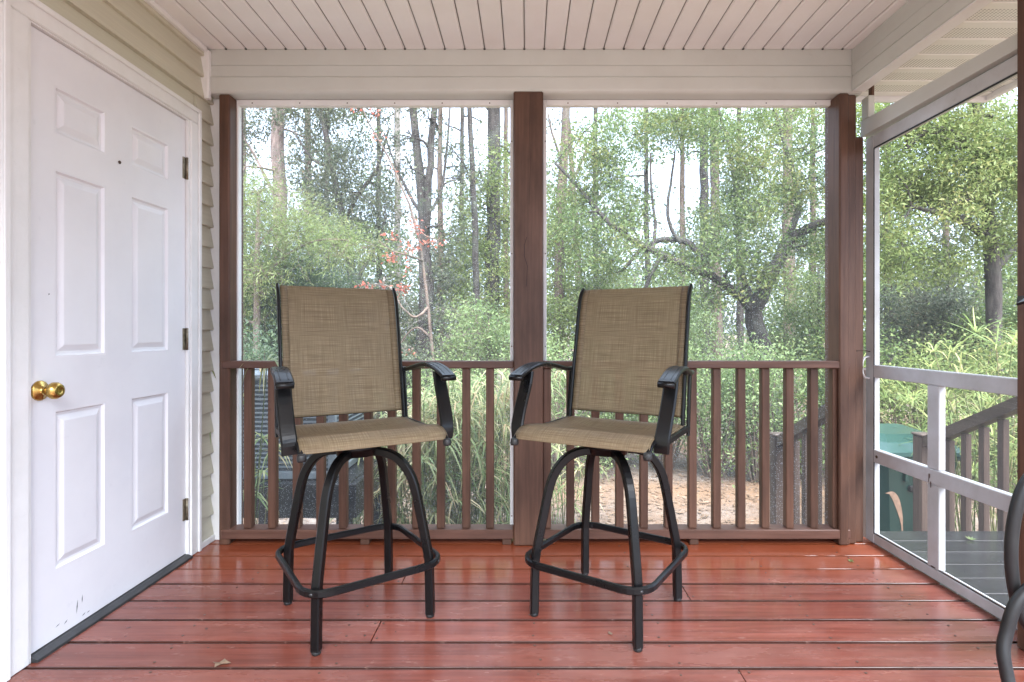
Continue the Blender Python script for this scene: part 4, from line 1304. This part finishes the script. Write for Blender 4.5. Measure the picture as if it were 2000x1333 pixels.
tree('twin_trunk_tree', 'dark trunked tree forking into two bare stems right of the red leaves', 10.5, [(826, 820, .16), (828, 680, .15), (833, 560, .135), (829, 430, .11), (815, 310, .085), (806, 200, .07), (796, -30, .05)],
     [[(831, 470, 0, .08), (838, 350, -.2, .07), (846, 240, -.2, .06), (852, 120, -.2, .05), (858, -60, -.2, .03)], [(836, 420, -.1, .035), (862, 370, .2, .028), (874, 280, .3, .022), (880, 190, .4, .015)], [(829, 430, 0, .04), (800, 380, .3, .03), (775, 330, .5, .02), (750, 260, .6, .015)]],
     [(870, 330, 40, 70, 10), (800, 240, 60, 60, 14), (880, 440, 35, 50, 10), (770, 300, 50, 50, 12), (840, 520, 40, 60, 9), (840, -80, 120, 100, 22)], 'leaf_grey', (0.07, 0.035), 'barkdark', 14, 0.8, (0.30, 60), 0.3, GT)
tree('slender_tree', 'pale grey slender trunk behind the red maple', 18, [(776, 800, .12), (777, 500, .11), (776, 220, .10), (778, -60, .07)],
     [], [(770, 180, 70, 70, 9), (790, 400, 40, 60, 8)], 'leaf_grey', (0.12, 0.05), 'barkpale', 15, 1.0, (0.42, 70), 0.3, GT)
tree('slender_tree', 'thin dark leaning trunk just left of the middle post', 12, [(934, 800, .08), (931, 600, .075), (928, 450, .07), (922, 320, .06), (917, 200, .05), (914, 0, .03)],
     [[(924, 360, 0, .025), (905, 320, .1, .02), (890, 300, .2, .012)]], [(930, 330, 35, 50, 5), (920, 150, 60, 60, 10)], 'leaf_grey', (0.085, 0.04), 'barkdark', 16, 0.8, (0.3, 60), 0.3, GT)
tree('ivy_clad_tree', 'dark trunk with yellow green climbing leaves beside the middle post', 13.5, [(955, 800, .19), (959, 620, .18), (963, 430, .17), (966, 210, .15), (968, -60, .11)],
     [[(966, 230, 0, .04), (945, 200, .2, .03), (930, 150, .3, .02)]], [(945, 420, 55, 90, 34), (915, 540, 50, 80, 22), (985, 560, 40, 80, 14), (960, 640, 60, 60, 18), (975, 300, 30, 60, 7), (960, 60, 110, 90, 24)], 'leaf_yel', (0.075, 0.036), 'barkdark', 17, 0.9, (0.40, 220), 0.3, GT)
tree('feathery_conifer', 'bright lime green feathery conifer at the left edge of the screen', 8.2, [(498, 900, .06), (500, 700, .055), (503, 500, .045), (505, 380, .02)],
     [[(502, 560, 0, .03), (560, 500, -.2, .022), (620, 470, -.3, .015), (680, 470, -.3, .008)], [(503, 480, 0, .02), (540, 440, .1, .015), (590, 420, .2, .008)]],
     [(490, 400, 45, 40, 11), (545, 430, 75, 45, 16), (615, 455, 70, 40, 13), (670, 480, 60, 30, 8), (500, 490, 50, 50, 13), (540, 530, 70, 40, 12), (490, 600, 30, 60, 10)], 'leaf_feather', (0.085, 0.010), 'bark', 18, 0.7, (0.34, 300), 0.25, GT, 'tree', True)
tree('dark_conifer', 'blue green bushy conifer low behind the railing near the door', 9.4, [(520, 900, .07), (522, 700, .06), (524, 560, .04), (525, 480, .02)],
     [], [(500, 560, 50, 60, 30), (580, 560, 60, 60, 34), (520, 650, 70, 50, 30), (640, 570, 60, 60, 28), (600, 660, 70, 50, 26)], 'leaf_blue', (0.11, 0.013), 'barkdark', 19, 0.7, (0.30, 300), 0.35, GT, 'tree', True)
rm = tree('red_maple', 'thin red maple with scattered scarlet leaves along a leaning stem', 8.0, [(858, 900, .028), (850, 740, .026), (836, 600, .023), (822, 480, .019), (800, 400, .016), (760, 310, .013), (720, 240, .010), (690, 170, .007)],
     [[(836, 600, 0, .022), (812, 620, -.2, .016), (785, 600, -.3, .012), (760, 560, -.3, .008), (715, 556, -.3, .005)], [(826, 510, 0, .018), (800, 500, -.2, .013), (765, 490, -.3, .009), (740, 470, -.3, .005)], [(842, 660, 0, .02), (815, 640, .2, .015), (790, 660, .3, .012), (770, 700, .35, .008)], [(815, 440, 0, .014), (830, 460, -.1, .010), (858, 470, -.2, .006)]],
     [(737, 270, 5, 4, 1), (735, 220, 5, 4, 1), (795, 385, 5, 4, 1), (803, 432, 6, 4, 2), (766, 466, 5, 5, 1), (815, 452, 6, 6, 2), (812, 483, 5, 5, 2), (793, 497, 5, 4, 1), (763, 507, 8, 6, 3), (797, 520, 5, 5, 1), (715, 560, 5, 4, 2), (750, 558, 5, 4, 2), (788, 563, 12, 4, 3), (832, 470, 5, 5, 1), (858, 470, 6, 5, 1), (800, 690, 5, 5, 1), (780, 575, 5, 5, 1), (690, 200, 30, 20, 2), (775, 330, 8, 8, 1)], 'leaf_red', (0.052, 0.038), 'bark', 20, 0.35, (0.10, 17), 0.5, GT)
tree('understorey_tree', 'grey green thicket of thin stems below the red leaves', 11, [(742, 840, .05), (745, 700, .045), (748, 600, .03), (750, 540, .015)],
     [[(745, 700, 0, .02), (700, 620, .2, .012), (680, 580, .2, .006)], [(745, 690, 0, .02), (800, 640, -.2, .012), (860, 600, -.3, .006)]],
     [(720, 600, 60, 50, 20), (800, 620, 60, 50, 12), (860, 600, 50, 60, 14), (700, 680, 80, 40, 22), (860, 680, 70, 40, 20)], 'leaf_grey', (0.08, 0.035), 'barkpale', 21, 0.8, (0.30, 110), 0.3, GT)
tree('understorey_tree', 'fresh green bush of fine leaves against the middle post', 8.6, [(950, 880, .04), (952, 760, .035), (953, 680, .02), (955, 620, .01)],
     [], [(920, 690, 50, 45, 20), (975, 680, 45, 50, 18), (950, 620, 45, 40, 12), (900, 640, 40, 40, 8)], 'leaf_light', (0.06, 0.024), 'bark', 22, 0.6, (0.26, 130), 0.3, GT)
# --- right bay
oak_crown = [(1140, 320, 70, 60, 22), (1120, 420, 55, 60, 18), (1205, 300, 60, 60, 20), (1220, 400, 45, 50, 14), (1270, 240, 70, 35, 14), (1390, 240, 70, 45, 20), (1440, 320, 70, 60, 30), (1420, 430, 60, 60, 28), (1540, 260, 70, 60, 26), (1570, 350, 60, 70, 26), (1480, 480, 55, 50, 18), (1400, 510, 50, 40, 12), (1590, 470, 50, 50, 12), (1310, 500, 60, 40, 12), (1320, 250, 50, 35, 12), (1470, 560, 60, 40, 14), (1360, 560, 60, 35, 12), (1230, 480, 60, 40, 10), (1490, 380, 60, 60, 16), (1180, 510, 60, 40, 10), (1660, 330, 60, 80, 18), (1350, 80, 250, 110, 50)]
tree('live_oak', 'large live oak with crooked dark trunk and long limbs behind the right stool', 8.5, [(1512, 860, .18), (1503, 760, .15), (1492, 690, .14), (1474, 632, .13), (1472, 604, .12), (1492, 560, .11), (1518, 512, .10), (1540, 468, .085), (1590, 440, .065), (1640, 424, .06), (1700, 392, .04)],
     [[(1474, 612, 0, .075), (1440, 575, -.2, .068), (1400, 545, -.3, .062), (1345, 522, -.4, .058), (1280, 492, -.5, .055), (1225, 462, -.5, .045), (1170, 415, -.4, .035), (1125, 360, -.3, .03), (1085, 320, -.2, .02)],
      [(1395, 543, -.3, .05), (1350, 480, -.1, .05), (1300, 468, .0, .045), (1255, 485, .1, .035), (1215, 530, .2, .02)],
      [(1330, 475, -.1, .03), (1312, 450, -.1, .028), (1304, 410, -.1, .024), (1310, 360, -.1, .02), (1318, 300, -.1, .014)],
      [(1275, 490, -.5, .03), (1280, 440, -.4, .024), (1272, 370, -.4, .018), (1270, 300, -.4, .012)],
      [(1290, 500, -.5, .04), (1265, 550, -.5, .03), (1255, 590, -.5, .02)],
      [(1540, 468, 0, .06), (1560, 400, .2, .05), (1545, 320, .3, .035), (1520, 240, .4, .025), (1480, 120, .4, .015)],
      [(1472, 600, 0, .06), (1452, 540, .4, .05), (1440, 440, .6, .04), (1430, 320, .6, .03), (1400, 200, .6, .02)]],
     [(a, b, c, d, max(3, int(e * 0.72))) for a, b, c, d, e in oak_crown], 'leaf_oak', (0.058, 0.023), 'barkdark', 31, 1.0, (0.27, 240), 0.35, GT)
tree('slender_tree', 'dark straight trunk directly right of the right stool backrest', 15.5, [(1378, 800, .15), (1377, 600, .14), (1374, 300, .12), (1372, -30, .08)], [], [(1370, 250, 70, 60, 12), (1360, 100, 90, 70, 16)], 'leaf_oak', (0.11, 0.05), 'barkdark', 32, 1.0, (0.4, 90), 0.3, GT)
tree('slender_tree', 'pinkish brown straight trunk between the right stool and the oak', 17, [(1401, 800, .17), (1399, 600, .16), (1396, 300, .14), (1394, -30, .1)], [], [(1400, 120, 80, 80, 14)], 'leaf_pine', (0.14, 0.04), 'barkpine', 33, 1.0, (0.4, 90), 0.3, GT)
tree('slender_tree', 'reddish trunk right of the live oak fork', 14, [(1545, 800, .16), (1543, 600, .155), (1540, 400, .14), (1537, 120, .1)], [], [(1560, 150, 70, 80, 14), (1580, 520, 40, 40, 8)], 'leaf_yel', (0.10, 0.05), 'bark', 34, 1.0, (0.38, 100), 0.3, GT)
tree('leafy_tree', 'bright green leafy tree just right of the middle post', 10, [(1088, 840, .12), (1090, 640, .11), (1096, 400, .09), (1106, 220, .07), (1112, 40, .05)],
     [[(1096, 400, 0, .04), (1130, 330, .2, .03), (1160, 260, .3, .02)], [(1100, 320, 0, .03), (1078, 260, -.1, .02), (1070, 220, -.1, .015)]],
     [(1095, 480, 40, 50, 18), (1120, 560, 60, 60, 28), (1085, 620, 40, 60, 20), (1150, 640, 60, 50, 20), (1085, 400, 35, 50, 10), (1180, 570, 40, 40, 8), (1150, 60, 100, 70, 14)], 'leaf_yel', (0.065, 0.027), 'bark', 35, 0.9, (0.28, 200), 0.3, GT)
tree('slender_tree', 'thin bare topped stem in the upper corner beside the middle post', 15, [(1135, 800, .1), (1128, 500, .09), (1118, 330, .075), (1106, 200, .06), (1096, 40, .04)], [[(1116, 300, 0, .03), (1140, 260, .2, .02), (1170, 235, .3, .012)]], [(1110, 230, 40, 30, 4), (1100, 60, 60, 60, 8)], 'leaf_grey', (0.10, 0.04), 'bark', 36, 0.8, (0.36, 50), 0.3, GT)
tree('understorey_tree', 'soft green understorey tree seen behind the right stool', 12, [(1230, 840, .07), (1232, 700, .06), (1236, 600, .04), (1240, 540, .02)],
     [[(1233, 660, 0, .03), (1290, 610, .2, .02), (1330, 590, .3, .01)]], [(1200, 610, 60, 50, 18), (1290, 600, 60, 50, 16), (1250, 670, 90, 40, 24), (1350, 640, 50, 50, 12), (1330, 690, 70, 30, 14)], 'leaf_light', (0.07, 0.032), 'barkdark', 37, 0.9, (0.36, 180), 0.3, GT)
tree('understorey_tree', 'deep green understorey tree beside the corner post', 11, [(1605, 840, .07), (1603, 700, .06), (1600, 600, .04), (1598, 520, .02)],
     [], [(1590, 600, 60, 60, 26), (1530, 640, 50, 50, 16), (1620, 680, 60, 40, 22), (1560, 690, 60, 30, 14), (1670, 580, 50, 80, 20)], 'leaf_oak', (0.065, 0.026), 'barkdark', 38, 0.8, (0.32, 210), 0.3, GT)
# --- beyond the screen door
tree('leafy_tree', 'yellow green tree filling the screen door view', 7.4, [(1950, 900, .11), (1944, 700, .10), (1938, 560, .09), (1930, 440, .08), (1915, 300, .07), (1900, 150, .07), (1890, -40, .05)],
     [[(1932, 470, 0, .06), (1880, 430, -.2, .05), (1830, 415, -.4, .035), (1780, 405, -.5, .02)], [(1920, 330, 0, .06), (1880, 270, -.3, .045), (1820, 250, -.5, .03), (1770, 290, -.6, .02)], [(1936, 540, 0, .05), (1985, 480, .2, .04), (2040, 420, .3, .03), (2110, 370, .4, .02)], [(1905, 200, 0, .05), (1960, 150, .2, .035), (2020, 110, .3, .02)]],
     [(1800, 290, 90, 70, 34), (1900, 270, 90, 80, 40), (1760, 380, 60, 40, 16), (1850, 390, 70, 35, 20), (1950, 370, 60, 60, 22), (2030, 300, 80, 120, 30), (1745, 500, 45, 40, 14), (1830, 510, 40, 30, 8), (1960, 470, 40, 35, 8), (2060, 480, 70, 60, 18), (1880, 80, 160, 110, 40), (1720, 230, 60, 50, 14)], 'leaf_yel', (0.056, 0.019), 'barkdark', 41, 0.9, (0.28, 350), 0.3, GT)
tree('understorey_tree', 'grey green shrubby tree above the green bin', 9.5, [(1800, 880, .06), (1802, 740, .05), (1804, 640, .035), (1806, 560, .02)],
     [], [(1760, 620, 60, 50, 26), (1840, 620, 60, 50, 26), (1780, 690, 80, 40, 28), (1880, 680, 60, 50, 22), (1830, 560, 50, 30, 8)], 'leaf_grey', (0.06, 0.025), 'barkdark', 42, 0.7, (0.27, 200), 0.3, GT)
tree('understorey_tree', 'olive green shrubby tree behind the yellow sedge on the right', 9.0, [(1960, 880, .06), (1958, 740, .05), (1955, 640, .035), (1950, 580, .02)],
     [], [(1930, 640, 60, 50, 24), (2010, 640, 70, 60, 26), (1960, 710, 80, 40, 24), (2080, 700, 60, 60, 16)], 'leaf_oak', (0.06, 0.025), 'barkdark', 43, 0.7, (0.27, 200), 0.3, GT)

# --- second rank of trees filling the gaps
for (px, Y, lf, bk, lb, cr, sd0) in (
        (478, 15, 'leaf_grey', 'bark', 'grey green tree at the far left of the screen behind the tall pine', [(490, 420, 45, 90, 16), (480, 260, 40, 60, 5)], 101),
        (640, 16, 'leaf_grey', 'barkdark', 'misty grey green tree above the backrest of the nearer stool', [(650, 450, 60, 90, 22), (670, 560, 60, 50, 16)], 102),
        (742, 17, 'leaf_oak', 'barkdark', 'soft green tree behind the red leaves', [(740, 520, 50, 80, 26), (740, 380, 40, 60, 6), (710, 250, 60, 50, 5)], 103),
        (862, 15, 'leaf_grey', 'bark', 'thin stemmed tree just right of the dark twin trunks', [(875, 520, 40, 90, 26), (860, 300, 50, 70, 4)], 104),
        (905, 18, 'leaf_pine', 'barkdark', 'slim dark stem between twin trunks and leaning trunk', [(905, 560, 50, 80, 24), (900, 220, 60, 40, 3)], 105),
        (990, 16, 'leaf_oak', 'bark', 'tree mostly hidden behind the middle post', [(1000, 420, 50, 120, 22)], 106),
        (1165, 15, 'leaf_light', 'barkdark', 'fresh green tree behind the long oak limb', [(1170, 440, 70, 80, 30), (1190, 560, 70, 50, 24), (1200, 250, 70, 50, 18)], 107),
        (1265, 17, 'leaf_oak', 'barkdark', 'slim tree under the long oak limb', [(1280, 580, 60, 60, 26), (1240, 330, 40, 60, 12)], 108),
        (1335, 16, 'leaf_light', 'bark', 'pale slim tree framed by the sky gap in the right screen', [(1340, 580, 50, 60, 22), (1350, 250, 60, 40, 14)], 109),
        (1445, 15, 'leaf_yel', 'barkdark', 'yellowish tree behind the live oak crown', [(1440, 400, 70, 110, 24), (1460, 250, 90, 50, 14)], 110),
        (1590, 16, 'leaf_yel', 'bark', 'yellowish tree behind the corner post', [(1590, 380, 70, 130, 28), (1580, 250, 80, 50, 14), (1640, 560, 60, 60, 14)], 111),
        (1735, 14, 'leaf_oak', 'barkdark', 'green tree at the handle side of the screen door view', [(1740, 420, 60, 110, 36), (1750, 560, 50, 50, 18)], 112),
        (1850, 15, 'leaf_grey', 'bark', 'grey green tree in the middle of the screen door view', [(1850, 420, 60, 80, 24), (1860, 570, 70, 50, 24)], 113),
        (2010, 14, 'leaf_oak', 'barkdark', 'green tree at the far right edge of the screen door view', [(2010, 420, 80, 130, 40), (1960, 560, 60, 60, 20)], 114)):
    tree('background_tree', lb, Y, [(px + 2, 800, .10), (px, 600, .09), (px - 3, 400, .075), (px - 2, 200, .06), (px, 20, .04)], [], cr + [(px, 80, 70, 80, 14)], lf, (0.10, 0.05), bk, sd0, 1.3, (0.44, 110), 0.3, GT)

# --- shrubs along the far side of the path
def shrub(px, Y, wdt, hgt, label, leaf, seed, n=30, size=(0.045, 0.022), lv=210):
    rng = np.random.default_rng(seed); rp = random.Random(seed)
    x = XP(px, Y)
    root = empty('shrub', (x, Y, GZ))
    tag(root, label, 'shrub', 'shrubs along the path')
    tw = MB(); cl = []
    for k in range(n):
        a, q = rp.uniform(0, 2 * math.pi), math.sqrt(rp.random())
        h_ = rp.uniform(0.12, 1.0) ** 0.8
        c = Vector((math.cos(a) * q * wdt / 2 * (1 - .35 * h_), math.sin(a) * q * .5, h_ * hgt))
        cl.append(c)
        s0 = Vector((c.x * .2, c.y * .2, 0))
        tw.tube([s0, s0.lerp(c, .5) + Vector((rp.uniform(-.05, .05), 0, .08)), c], [.012, .008, .004], 4, False)
    tw.build('stems', M['bark'], root)
    C_ = np.array([tuple(c) for c in cl])
    idx = np.repeat(np.arange(n), lv)
    off = rng.normal(size=(len(idx), 3)) * 0.15
    pos = C_[idx] + off; pos[:, 2] = np.abs(pos[:, 2])
    tag(link('foliage', fast_mesh('foliage', leaf_quads(rng, pos, *size, .4, .2), 4, M[leaf]), root), kind='stuff')


for (px, Y, wd_, hg, lb, lf, sd2) in (
        (1090, 7.0, 1.5, 1.65, 'leafy green shrub right behind the middle post', 'leaf_light', 51),
        (1190, 7.6, 1.5, 1.35, 'low leafy shrub behind the right stool legs', 'leaf_light', 52),
        (1300, 7.4, 1.5, 1.45, 'pale green shrub under the right stool seat', 'leaf_light', 53),
        (1395, 7.0, 1.4, 1.6, 'pale green shrub just right of the right stool', 'leaf_light', 54),
        (1480, 6.8, 1.4, 1.55, 'broad green shrub in front of the live oak trunk', 'leaf_light', 55),
        (1570, 7.0, 1.4, 1.5, 'deep green shrub behind the grey stair newel', 'leaf_oak', 56),
        (1670, 7.0, 1.4, 1.75, 'green shrub behind the corner post', 'leaf_oak', 57),
        (1770, 6.6, 1.5, 1.55, 'olive shrub just above the green bin lid', 'leaf_yel', 58),
        (1880, 6.4, 1.6, 1.6, 'olive shrub behind the sloping stair handrail', 'leaf_oak', 59),
        (2010, 6.2, 1.7, 1.8, 'olive shrub at the right edge behind the near post', 'leaf_oak', 60),
        (900, 7.2, 1.6, 1.5, 'green shrub behind the sedge left of the middle post', 'leaf_light', 61),
        (800, 7.6, 1.6, 1.45, 'greyish shrub behind the sedge beside the nearer stool', 'leaf_grey', 62),
        (690, 7.4, 1.6, 1.4, 'greyish shrub hidden behind the nearer stool back', 'leaf_grey', 63),
        (500, 7.0, 1.8, 1.7, 'dark shrub behind the air conditioner', 'leaf_blue', 64)):
    shrub(px, Y, wd_, hg, lb, lf, sd2)

# --- umbrella sedge: thin stems topped by drooping spokes
def sedge(x, y, n, hgt, rad, label, mat, seed, blade=0.27):
    rp = random.Random(seed)
    root = empty('umbrella_sedge', (x, y, GZ))
    tag(root, label, 'plant', 'umbrella sedge clumps')
    stm, V = MB(), []
    for k in range(int(n * 1.5)):
        a, q = rp.uniform(0, 2 * math.pi), math.sqrt(rp.random()) * rad
        b = Vector((math.cos(a) * q * .55, math.sin(a) * q * .55, 0))
        h_ = hgt * (rp.random() ** .8 * 0.8 + 0.25)
        lean = Vector((math.cos(a), math.sin(a), 0)) * rp.uniform(.05, .35) * h_ * .6 + Vector((rp.gauss(0, .05), rp.gauss(0, .05), 0))
        tip = b + lean + Vector((0, 0, h_))
        mid = b.lerp(tip, .55) - lean * .12
        stm.tube([b, mid, tip], [.0042, .0036, .0028], 4, False)
        nb = rp.randint(11, 18)
        bl = blade * rp.uniform(.65, 1.2)
        a0 = rp.random() * 6.3
        tilt = Vector((rp.gauss(0, .25), rp.gauss(0, .25), 0))
        for s_ in range(nb):
            an = a0 + s_ * 2 * math.pi / nb + rp.uniform(-.2, .2)
            d = Vector((math.cos(an), math.sin(an), 0))
            sd3 = Vector((-math.sin(an), math.cos(an), 0))
            ln = bl * rp.uniform(.7, 1.15)
            up, dr = (rp.uniform(.2, 1.1), rp.uniform(.2, 1.0)) if mat == 'sedgey' else (rp.uniform(.0, .8), rp.uniform(.3, 1.4))
            wv = rp.uniform(.0038, .0068) if mat == 'sedgey' else rp.uniform(.0042, .0072)
            cen = []
            for j in range(5):
                t_ = j / 4
                cen.append(tip + d * ln * t_ * (1 - .15 * t_) + Vector((0, 0, ln * (up * t_ - dr * t_ * t_))) + tilt * ln * t_)
            ws = [wv * .7, wv, wv, wv * .7, wv * .08]
            V.append([cen[0] - sd3 * ws[0], cen[1] - sd3 * ws[1], cen[2] - sd3 * ws[2], cen[3] - sd3 * ws[3], cen[4], cen[3] + sd3 * ws[3], cen[2] + sd3 * ws[2], cen[1] + sd3 * ws[1], cen[0] + sd3 * ws[0]])
    tag(stm.build('stems', M['sedgestem'], root), kind='stuff')
    # blades as joined quads (8 verts + tip)
    vv, ff = [], []
    for b in V:
        o_ = len(vv); vv += [tuple(p) for p in b]
        ff += [(o_, o_ + 1, o_ + 7, o_ + 8), (o_ + 1, o_ + 2, o_ + 6, o_ + 7), (o_ + 2, o_ + 3, o_ + 5, o_ + 6), (o_ + 3, o_ + 4, o_ + 5)]
    me = bpy.data.meshes.new('blades'); me.from_pydata(vv, [], ff); me.materials.append(M[mat])
    tag(link('blades', me, root), kind='stuff')


for (px, Y, n, h_, rd, lb, mt, sd2, bl) in (
        (800, 4.25, 42, 1.35, .42, 'umbrella sedge clump seen between the legs of the nearer stool', 'sedge', 71, .27),
        (860, 3.85, 46, 1.35, .40, 'umbrella sedge clump just right of the nearer stool', 'sedge', 72, .27),
        (930, 4.05, 52, 1.50, .42, 'dense straw tinged umbrella sedge left of the middle post', 'sedge', 73, .27),
        (985, 4.5, 46, 1.50, .42, 'umbrella sedge clump half hidden by the middle post', 'sedge', 74, .27),
        (720, 4.6, 26, 1.05, .35, 'small umbrella sedge beside the wet black stand', 'sedge', 75, .25),
        (472, 3.25, 12, 1.62, .20, 'umbrella sedge drooping in front of the air conditioner', 'sedge', 76, .22),
        (1100, 5.2, 14, 0.95, .3, 'sparse low sedge right of the middle post', 'sedge', 77, .25),
        (1925, 4.15, 20, 1.72, .36, 'tall yellow green umbrella sedge behind the stair handrail', 'sedgey', 78, .28),
        (2010, 3.8, 20, 1.80, .36, 'tall yellow green sedge at the right edge behind the near post', 'sedgey', 79, .28),
        (1850, 4.9, 14, 1.35, .32, 'yellowing umbrella sedge just right of the green bin', 'sedgey', 80, .27),
        (1735, 5.5, 16, 1.35, .22, 'dry tipped sedge rising behind the left of the green bin', 'sedgey', 81, .27)):
    sedge(XP(px, Y), Y, n, h_, rd, lb, mt, sd2, bl)
sp = MB()
rp = random.Random(5)
for k in range(9):
    a = k * .7; l_ = rp.uniform(.018, .034)
    d = Vector((math.cos(a), math.sin(a), .5)).normalized(); s3 = Vector((-math.sin(a), math.cos(a), 0))
    sp.raw([(0, 0, 0), tuple(d * l_ * .5 + s3 * .0045), tuple(d * l_), tuple(d * l_ * .5 - s3 * .0045)], [(0, 1, 2, 3)])
tag(sp.build('weed_sprig', M['leaf_feather'], None, (XP(1897, 2.86), 2.86, -0.029)), 'bright green weed sprig growing between the wet landing planks', 'weed')

# --- leaf litter on the ground, far wood closing the view
rng = np.random.default_rng(91)
n = 26000
yy = rng.uniform(3.2, 11, n); xx = rng.uniform(-1.0, 1.0, n) * (yy * 1.05)
pos = np.stack([xx, yy, GZ + 0.006 + rng.random(n) * .012], 1)
d = rng.normal(size=(n, 3)); d[:, 2] *= .15; d = unit(d)
sdv = unit(np.cross(d, np.array([0, 0, 1.0]) + rng.normal(size=(n, 3)) * .3))
ln = rng.uniform(.03, .085, (n, 1)); wv = ln * rng.uniform(.2, .5, (n, 1))
q = np.stack([pos, pos + d * ln * .5 + sdv * wv * .5, pos + d * ln, pos + d * ln * .5 - sdv * wv * .5], 1)
q[:, :, 2] = np.maximum(q[:, :, 2], GZ + .003)
lt = link('leaf_litter', fast_mesh('leaf_litter', q, 4, M['leaf_brown']))
tag(lt, 'brown fallen leaves covering the ground of the path', 'leaf litter', kind='stuff')


def far_wood(name, label, y0, y1, xa, xb, ztop, ncl, lv, size, cr, leaf, seed):
    rng = np.random.default_rng(seed)
    cy = rng.uniform(y0, y1, ncl); cx = rng.uniform(xa, xb, ncl) * cy
    cz = GZ + (rng.random(ncl) ** 1.25) * (ztop + 2.0 * np.sin(cx * .55 + seed) + 1.0 * np.sin(cx * 1.7))
    C_ = np.stack([cx, cy, cz], 1)
    idx = np.repeat(np.arange(ncl), lv)
    off = rng.normal(size=(len(idx), 3)) * cr
    p_ = C_[idx] + off; p_[:, 2] = np.maximum(p_[:, 2], GZ)
    o = link(name, fast_mesh(name, leaf_quads(rng, p_, *size, .3, .2), 4, M[leaf]))
    tag(o, label, 'woodland', kind='stuff')


far_wood('distant_woodland', 'far green wood closing the view behind the trees', 24, 34, -1.0, 1.35, 8.5, 1500, 70, (0.22, 0.12), 0.75, 'leaf_grey', 95)
far_wood('middle_woodland', 'hazy mass of undergrowth between the trunks', 15, 21, -0.75, 1.15, 3.4, 520, 130, (0.12, 0.06), 0.5, 'leaf_oak', 96)
